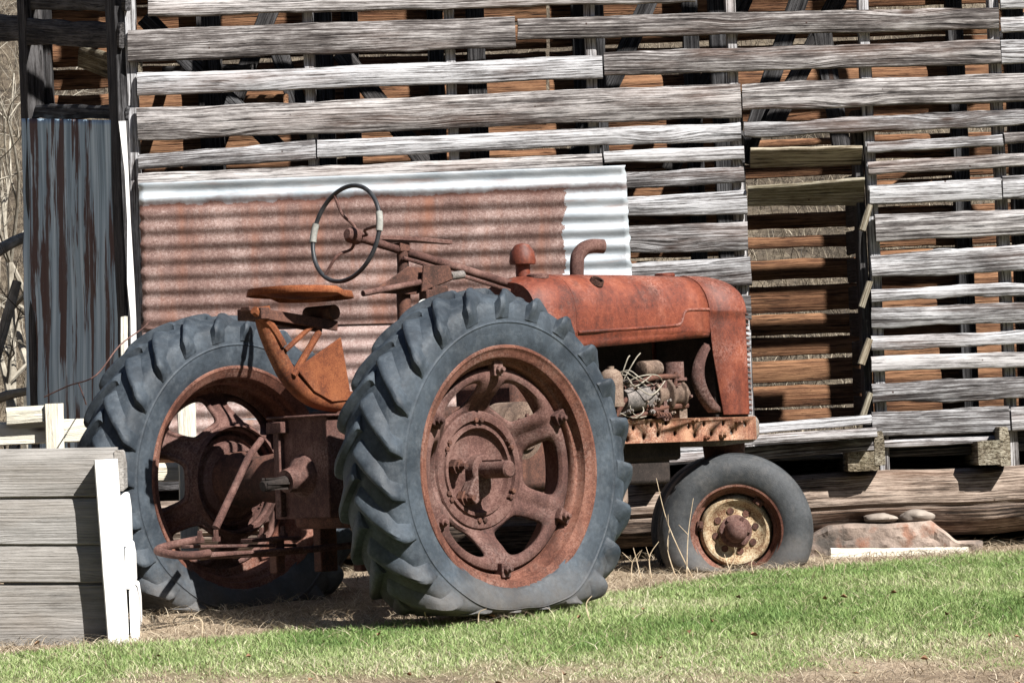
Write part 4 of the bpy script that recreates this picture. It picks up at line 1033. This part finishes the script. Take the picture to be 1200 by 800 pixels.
n_ = len(rows[0]); m.grid(rows, True); m.f += [tuple(range(n_)), tuple(60 * n_ + n_ - 1 - i for i in range(n_))]; tag(m.build('stone_slab', 'sandstone', smooth=28), 'rough brown sandstone slab lying under the hewn log right of the front wheel', 'stone slab')
m = MB(); board(m, W(974, 654, 16.84), W(1135, 649, 16.84), (0, 0, 1), .095, .075, .035, 450, .9, .004, .003, tdir=(0, -1, 0)); tag(m.build('white_plank', 'cream_wood'), 'pale whitewashed plank leaning flat against the sandstone slab', 'plank')

# ------------------------------------------------------------------ planter box, left foreground
PL = empty('planter_box', (W(60, 700, 13.75).x, 13.75, 0)); PO = PL.location.copy()
tag(PL, 'grey plank planter box with a white corner post at the left edge', 'planter box')
PY = 13.75
rowsP = [((-40, 527, 584), (138, 524, 582)), ((-40, 585, 638), (138, 583, 638)), ((-40, 639, 683), (138, 639, 682.5)), ((-40, 684, 752), (138, 683.5, 751))]
for i, ((x0, t0, b0), (x1, t1, b1)) in enumerate(rowsP):
    m = MB(); a0, a1, c0, c1 = (W(x, y, PY) for x, y in ((x0, t0), (x0, b0), (x1, t1), (x1, b1)))
    if i == 3: a1.z -= .06; c1.z -= .06
    board(m, (a0 + a1) / 2, (c0 + c1) / 2, (0, 0, 1), (a0 - a1).length, (c0 - c1).length, .045, 460 + i, .5, .0025, .0015, tdir=(0, -1, 0)); m.build('plank', 'planter_wood', PL, PO)
m = MB(); a, b = W(124, 538, PY - .075), W(139, 752, PY - .075); board(m, b - Vector((0, 0, .05)), a, (1, 0, 0), .078, .088, .105, 470, .5, .002, .002, tdir=(0, -1, 0), ragged=.004); m.build('corner_post', 'white', PL, PO)
for i, (t, b, Y0) in enumerate([(527, 575, 0), (580, 640, 0), (641, 690, 0), (691, 752, 0)]):
    a0, a1 = W(143, t, PY), W(143, b, PY)
    zc = (a0.z + a1.z) / 2; xx = W(143 + .06 * (t - 540), 600, PY).x + .002 * i
    m = MB(); board(m, Vector((xx, PY - .02, zc)), Vector((xx - .098, PY + .95, zc + .01)), (0, 0, 1), a0.z - a1.z, a0.z - a1.z, .035, 474 + i, .6, .002, .002); m.build('side_plank', 'planter_wood' if i == 0 else 'white', PL, PO)
m = MB(); 
for t, b in ((527, 640), (641, 760)):
    a0, a1 = W(60, t, PY), W(60, b, PY); board(m, Vector((W(-40, 600, PY).x, PY + .95, (a0.z + a1.z) / 2)), Vector((W(108, 600, PY).x, PY + .95, (a0.z + a1.z) / 2)), (0, 0, 1), a0.z - a1.z, a0.z - a1.z, .04, int(t), .5)
m.build('back_plank', 'planter_wood', PL, PO)
m = MB(); x0, x1 = W(-40, 600, PY).x, W(104, 600, PY).x; rows = [[Vector((x0 + (x1 - x0) * i / 14, PY + .02 + .91 * k / 8, .68 + .02 * mnoise.noise(Vector((i * .5, k * .7, 1))))) for i in range(15)] for k in range(9)]; m.grid(rows); m.build('soil', 'ground', PL, PO, solid=.02)

# ------------------------------------------------------------------ old white fence behind the far tyre
FE = empty('white_fence', (W(60, 500, 16.1).x, 16.1, 0)); FO = FE.location.copy()
tag(FE, 'low cream board fence with square posts behind the far rear tyre', 'fence')
m = MB(); board(m, W(-60, 510, 16.1), W(150, 501, 16.1), (0, 0, 1), .115, .115, .03, 480, .5, .004, tdir=(0, -1, 0)); m.build('rail', 'cream_wood', FE, FO)
m = MB(); board(m, W(-60, 566, 16.1), W(330, 546, 16.1), (0, 0, 1), .09, .09, .03, 481, .5, .004, tdir=(0, -1, 0)); m.build('rail', 'cream_wood', FE, FO)
m = MB(); board(m, W(8, 488, 16.06), W(52, 485, 16.06), (0, 0, 1), .085, .085, .03, 482, .4, .003, tdir=(0, -1, 0)); m.build('short_board', 'cream_wood', FE, FO)
for i, (x, t) in enumerate(((62, 473), (217, 470))):
    a = W(x, t, 16.05); m = MB(); board(m, Vector((a.x, 16.04, .05)), a, (1, 0, 0), .085, .085, .06, 483 + i, .6, .003, tdir=(0, -1, 0)); m.build('post', 'cream_wood', FE, FO)
a = W(145, 371, 16.6); m = MB(); board(m, Vector((a.x - .01, 16.55, .05)), a, (1, 0, 0), .036, .036, .025, 490, .8, .003, tdir=(0, -1, 0)); tag(m.build('white_stake', 'cream_wood'), 'thin white wooden stake standing behind the far tyre by the dark sheet', 'stake')
m = MB(); m.tube([W(52, 465, 15.9), W(80, 452, 15.8), W(112, 440, 15.6), W(140, 405, 16.0), W(168, 384, 16.3), W(175, 375, 16.6)], .0035, 6, smooth=6); m.tube([W(92, 449, 15.72), W(97, 462, 15.7), W(101, 474, 15.72)], .003, 6, smooth=4); tag(m.build('rusty_wire', 'rust_brown'), 'rusty bent wire sagging above the cream fence to the far tyre', 'wire')

# ------------------------------------------------------------------ ground and hill
def grid_ground():
    xs = np.concatenate([np.linspace(-60, -5, 12), np.linspace(-4.6, 4.6, 150), np.linspace(5, 60, 12)])
    ys = np.concatenate([np.linspace(-6, 8.6, 12), np.linspace(9, 18, 170), np.linspace(18.3, 21, 10)])
    return xs, ys
BND = [(-9, 13.2), (-2.3, 13.28), (-1.56, 13.62), (-.8, 13.80), (-.1, 13.88), (.12, 14.3), (.39, 15.0), (1.0, 15.75), (1.43, 16.1), (2.6, 16.6), (5, 16.9), (9, 17.0)]
def bnd(X): return np.interp(X, [b[0] for b in BND], [b[1] for b in BND])
def nz2(X, Y, s, o=0): return mnoise.noise(Vector((X * s + o, Y * s + o * .7, o * 1.3)))
def grassy(X, Y):
    e = bnd(X) - Y + .10 * nz2(X, Y, 3, 5)
    g = min(1, max(0, .5 + e / .22))
    # worn bare patches near the photographer
    worn = nz2(X, Y, 1.1, 30) * .9 + nz2(X, Y, 4, 17) * .5
    lim = (12.55 - Y) * .62 + .28 * X * .4
    g *= min(1, max(0, 1 - (worn + lim - .05) * 1.6))
    return g
xs, ys = grid_ground()
m = MB(); rows = []; gr = []
for Y in ys:
    row = []
    for X in xs:
        z = ground_z(X, Y) + (.012 * nz2(X, Y, 2.2, 3) + .006 * nz2(X, Y, 9, 8))
        row.append(Vector((X, Y, z))); gr.append(grassy(X, Y))
    rows.append(row)
m.grid(rows); go = m.build('ground', 'ground', merge=False, smooth=180, center=False)
a = go.data.attributes.new('grassy', 'FLOAT', 'POINT'); a.data.foreach_set('value', np.array(gr, dtype=np.float32)); tag(go, kind='structure')
m = MB(); rows = []
for Y in np.concatenate([np.linspace(20.98, 50, 60), np.linspace(52, 160, 30)]):
    rows.append([Vector((X, Y, ground_z(X, Y) + (.0 if Y < 21.1 else .12 * nz2(X, Y, .5, 4) + .05 * nz2(X, Y, 1.7, 9)))) for X in np.linspace(-70, 70, 120)])
m.grid(rows); tag(m.build('hillside', 'hill', merge=False, smooth=180, center=False), kind='structure')

# ------------------------------------------------------------------ blades of grass and straw
def blades(name, mat, P, h, w, lean, tint, nseg=3):
    N = len(P); az = rng.uniform(0, 2 * np.pi, N); dirv = np.stack([np.cos(az), np.sin(az), np.zeros(N)], 1)
    wa = rng.uniform(0, 2 * np.pi, N); wv = np.stack([np.cos(wa), np.sin(wa), np.zeros(N)], 1)
    lv = []
    for i in range(nseg):
        q = i / nseg
        c = P + dirv * (lean * h * q ** 1.8)[:, None] + np.array([0, 0, 1]) * (h * (q - .25 * np.minimum(lean, 1.5) * q * q))[:, None]
        ww = (w * (1 - q * .55) / 2)[:, None]
        lv += [c - wv * ww, c + wv * ww]
    tipp = P + dirv * (lean * h)[:, None] + np.array([0, 0, 1]) * (h * (1 - .25 * np.minimum(lean, 1.5)))[:, None]
    lv.append(tipp)
    nv = 2 * nseg + 1
    V = np.stack(lv, 1).reshape(-1, 3)
    base = (np.arange(N) * nv)[:, None]
    quads = [np.concatenate([base + 2 * i, base + 2 * i + 1, base + 2 * i + 3, base + 2 * i + 2], 1) for i in range(nseg - 1)]
    tri = np.concatenate([base + 2 * nseg - 2, base + 2 * nseg - 1, base + 2 * nseg], 1)
    me = bpy.data.meshes.new(name)
    me.vertices.add(len(V)); me.vertices.foreach_set('co', V.astype(np.float32).ravel())
    Q = np.concatenate(quads, 0); nl = Q.size + tri.size
    me.loops.add(nl); me.loops.foreach_set('vertex_index', np.concatenate([Q.ravel(), tri.ravel()]).astype(np.int32))
    npol = len(Q) + len(tri); me.polygons.add(npol)
    ls = np.concatenate([np.arange(len(Q)) * 4, Q.size + np.arange(len(tri)) * 3]); me.polygons.foreach_set('loop_start', ls.astype(np.int32))
    me.update(calc_edges=True)
    a = me.attributes.new('tint', 'FLOAT', 'POINT'); a.data.foreach_set('value', np.repeat(tint, nv).astype(np.float32))
    me.materials.append(MT[mat]); o = bpy.data.objects.new(name, me); COL.objects.link(o); tag(o, kind='stuff'); return o
gz = np.vectorize(lambda X, Y: ground_z(X, Y) + (.012 * nz2(X, Y, 2.2, 3) + .006 * nz2(X, Y, 9, 8)))
GX0, GX1, GY0, GY1 = -3.2, 3.4, 10.2, 17.3
fx = np.linspace(GX0, GX1, 200); fy = np.linspace(GY0, GY1, 220)
FG = np.array([[grassy(X, Y) for X in fx] for Y in fy]); FT = np.array([[nz2(X, Y, 2.6, 50) for X in fx] for Y in fy]); FC = np.array([[nz2(X, Y, 1.3, 70) + .5 * nz2(X, Y, 5, 71) for X in fx] for Y in fy])
def samp(A, X, Y):
    i = np.clip(((Y - GY0) / (GY1 - GY0) * 219).astype(int), 0, 219); k = np.clip(((X - GX0) / (GX1 - GX0) * 199).astype(int), 0, 199); return A[i, k]
N = 420000
X = rng.uniform(GX0, GX1, N); Y = rng.uniform(GY0, GY1, N)
g = samp(FG, X, Y); keep = (rng.uniform(0, 1, N) < .05 + .95 * g) & (Y < bnd(X) + .25) & (np.abs(X) < .165 * Y + .35) & (g > .02)
X, Y, g = X[keep], Y[keep], g[keep]; N = len(X)
T = samp(FT, X, Y); C = samp(FC, X, Y)
tuft = np.clip(T * 2.0, 0, 1) * (Y > 13)
edge = .5 * np.clip(1 - (bnd(X) - Y) / .5, 0, 1) * (X > .6)
h = rng.uniform(.016, .042, N) * (1 + .5 * tuft + .9 * edge * rng.uniform(0, 1, N)) * (.55 + .45 * g) * np.where(Y < 12.6, .75, 1)
tint = np.clip(.37 + .42 * C + rng.normal(0, .17, N) + (1 - g) * .35 + np.clip(12.9 - Y, 0, 1) * .18, 0, 1)
P = np.stack([X, Y, gz(X, Y) - .004], 1)
blades('lawn_grass', 'grass', P, h, rng.uniform(.0028, .0055, N), rng.uniform(.15, 1.1, N), tint)
# straw litter on the bare ground
N = 130000
X = rng.uniform(GX0, GX1, N); Y = rng.uniform(GY0, GY1, N); g = samp(FG, X, Y); e = np.abs(Y - bnd(X))
keep = rng.uniform(0, 1, N) < np.clip(.30 + .9 * np.exp(-e / .25), 0, 1) * (1 - .75 * g)
X, Y = X[keep], Y[keep]; N = len(X)
P = np.stack([X, Y, gz(X, Y) + .003], 1)
blades('straw_litter', 'straw', P, rng.uniform(.02, .075, N), rng.uniform(.002, .0045, N), rng.uniform(.9, 3.2, N), rng.uniform(0, 1, N))
m = MB(); lr = random.Random(4)
for i in range(48):
    Y0 = lr.uniform(11.3, 14.6); X0 = lr.uniform(-.16, .16) * Y0
    if Y0 > bnd(X0) + .1: continue
    c = Vector((X0, Y0, ground_z(X0, Y0) + lr.uniform(.02, .035))); an = lr.uniform(0, 6.3); d = Vector((math.cos(an), math.sin(an), lr.uniform(-.3, .3))) * lr.uniform(.010, .021); e = Vector((-math.sin(an), math.cos(an), lr.uniform(-.2, .5))) * lr.uniform(.006, .011); cu = Vector((0, 0, lr.uniform(.004, .012)))
    m.add([c - d, c - e + cu, c + d, c + e + cu, c - d * .3 - cu * .3, c + d * .3 - cu * .3], [(0, 1, 4), (1, 5, 4), (1, 2, 5), (0, 4, 3), (4, 5, 3), (5, 2, 3)])
tag(m.build('fallen_leaves', 'leaf', merge=False, smooth=180, center=False), kind='stuff')
# hillside dry grass
def hz_(X, Y): return np.vectorize(lambda a, b: ground_z(a, b) + (.0 if b < 21.1 else .12 * nz2(a, b, .5, 4) + .05 * nz2(a, b, 1.7, 9)))(X, Y)
N = 60000
Y = 19.3 + 26 * rng.uniform(0, 1, N) ** 1.5; X = rng.uniform(-.19, .19, N) * Y
P = np.stack([X, Y, hz_(X, Y) - .01], 1)
blades('dry_hill_grass', 'hill_straw', P, rng.uniform(.10, .34, N) * np.clip(Y / 24, .6, 1.6), rng.uniform(.004, .010, N), rng.uniform(.2, 1.6, N), np.clip(rng.normal(.45, .28, N), 0, 1))
# dry weed stalks beside the wheels: few enough to count, each stands by itself
ws = random.Random(9)
spots = [(804, 668, 95, 12), (812, 670, 120, -38), (793, 672, 60, -6), (764, 680, 46, 10), (752, 684, 40, -8), (740, 686, 36, 12), (848, 668, 36, 14), (858, 668, 28, -8), (884, 668, 24, 6), (966, 664, 30, -10), (975, 663, 26, 12), (505, 716, 22, -6), (560, 714, 20, 10), (690, 700, 30, 4), (235, 706, 26, -12), (262, 708, 22, 9), (1012, 0, 0, 0)][:-1]
for i, (x, y, hh, dx) in enumerate(spots):
    Yd = 15.75 if x > 735 else 13.75
    a = W(x, y, Yd); a.z = ground_z(a.x, a.y); b = a + Vector((dx * Yd / F, ws.uniform(-.03, .03), hh * Yd / F)); mid = (a + b) / 2 + Vector((ws.uniform(-.03, .03), 0, .02))
    m = MB(); m.tube([a, mid, b], [.0032, .0028, .0012], 5, smooth=5)
    if hh > 30: m.tube([mid, mid + Vector((ws.uniform(-.06, .06), -.01, .05))], [.002, .001], 4)
    tag(m.build('weed_stalk', 'stalk', smooth=60), 'thin dry weed stalk standing beside a tractor wheel', 'weed stalk', 'dry weed stalks around the wheels')

# ------------------------------------------------------------------ bare shrubs at the left edge
def shrub(x, y, Y, hgt, seed, mat, label, lean=0, spread=.5, r0=.03, levels=4, name='bare_shrub', cat='shrub'):
    rd = random.Random(seed); a = W(x, y, Y); base = Vector((a.x, Y, ground_z(a.x, Y) - .05))
    root = empty(name, base); tag(root, label, cat, 'bare shrubs left of the crib')
    tm = MB(); bm_ = MB()
    def grow(p, d, L_, r, lv):
        pts = [p]; rs_ = [r]; q = p.copy(); dd = d.copy(); n = 6
        for i in range(n):
            dd = (dd + Vector((rd.uniform(-1, 1), rd.uniform(-1, 1), rd.uniform(-.5, .7))) * .22).normalized(); q = q + dd * L_ / n; pts.append(q.copy()); rs_.append(r * (1 - .6 * (i + 1) / n))
        (tm if lv == 0 else bm_).tube(pts, rs_, 7 if lv < 2 else 4)
        if lv < levels:
            for k in range(rd.randint(3, 4) if lv else 5):
                i = rd.randint(2, n); nd = (dd + Vector((rd.uniform(-1, 1), rd.uniform(-1, 1), rd.uniform(-.5, .8))) * (spread + .45)).normalized(); grow(pts[i], nd, L_ * rd.uniform(.45, .72), rs_[i] * .7, lv + 1)
    grow(base, Vector((lean, 0, 1)).normalized(), hgt, r0, 0)
    tm.build('trunk', mat, root, base, merge=False); bm_.build('branches', mat, root, base, merge=False)
shrub(-24, 480, 19.6, 1.7, 2, 'dark_bark', 'dark bare shrub with twigs reaching towards the crib corner at the left edge', .15, .6, .012)
shrub(8, 470, 22, 1.9, 5, 'bark', 'pale bare shrub standing midway up the bank left of the crib', -.1, .8, .05)
shrub(26, 300, 26, 2.4, 8, 'bark', 'tall pale bare shrub high on the hillside left of the crib', .1, .8, .055)
shrub(-10, 200, 33, 2.6, 11, 'bark', 'distant pale bare shrub near the top of the hillside', .1, .8, .03)
m = MB()
a, b = W(-30, 312, 21), W(58, 268, 21.5); m.tube([a, (a + b) / 2 + Vector((0, 0, .03)), b], [.045, .04, .03], 10, smooth=4); tag(m.build('fallen_branch', 'bark'), 'thick pale fallen branch slanting up to the dark sheet at the left edge', 'branch', 'fallen branches on the bank')
m = MB(); a, b = W(-20, 470, 20.4), W(20, 330, 20.6); m.tube([a, (a + b) / 2, b], [.04, .035, .03], 10); tag(m.build('fallen_branch', 'bark'), 'steep pale fallen branch leaning at the left edge below the others', 'branch', 'fallen branches on the bank')
m = MB(); a, b = W(-30, 478, 20), W(48, 455, 20); m.tube([a, (a + b) / 2 + Vector((0, 0, .02)), b], [.03, .03, .02], 8); tag(m.build('fallen_branch', 'bark'), 'short pale fallen branch lying flat just above the cream fence', 'branch', 'fallen branches on the bank')

# unseen dark ring added behind and beside the camera to cut sky light
m = MB(); rows = []
for i in range(26):
    q = i / 25; rr = 42 + 75 * q; row = []
    for k in range(150):
        an = R(32 - 244 * k / 149)
        zz = -1.5 + (rr - 42) * .62 + (1.6 * mnoise.noise(Vector((an * 14, q * 9, 1))) + 2.2 * mnoise.noise(Vector((an * 30, q * 22, 2)))) * min(1, q * 5)
        row.append(Vector((rr * math.cos(an), 4 + rr * math.sin(an), zz)))
    rows.append(row)
m.grid(rows); tag(m.build('sky_blocker_ring', 'sky_blocker', merge=False, smooth=60, center=False), kind='structure')
# ------------------------------------------------------------------ light
SUN_AZ = R(45); SUN_EL = R(44)
sd3 = Vector((math.sin(SUN_AZ) * math.cos(SUN_EL), -math.cos(SUN_AZ) * math.cos(SUN_EL), math.sin(SUN_EL)))
ld = bpy.data.lights.new('sun', 'SUN'); ld.energy = 5.0; ld.angle = R(.5); ld.color = (1, .965, .92)
so = bpy.data.objects.new('sun', ld); COL.objects.link(so); so.rotation_euler = (-sd3).to_track_quat('-Z', 'Y').to_euler()
w = bpy.data.worlds.new('World'); SC.world = w; w.use_nodes = True
sk = w.node_tree.nodes.new('ShaderNodeTexSky'); sk.sky_type = 'NISHITA'; sk.sun_disc = False
sk.air_density = .6; sk.dust_density = .2; sk.sun_elevation = SUN_EL; sk.sun_rotation = math.atan2(sd3.x, sd3.y)
bg = w.node_tree.nodes['Background']; w.node_tree.links.new(sk.outputs[0], bg.inputs[0]); bg.inputs[1].default_value = .05
SC.view_settings.view_transform = 'Standard'; SC.view_settings.look = 'None'; SC.view_settings.exposure = 1.22; SC.view_settings.gamma = 1
SC.cycles.max_bounces = 6; SC.cycles.diffuse_bounces = 1
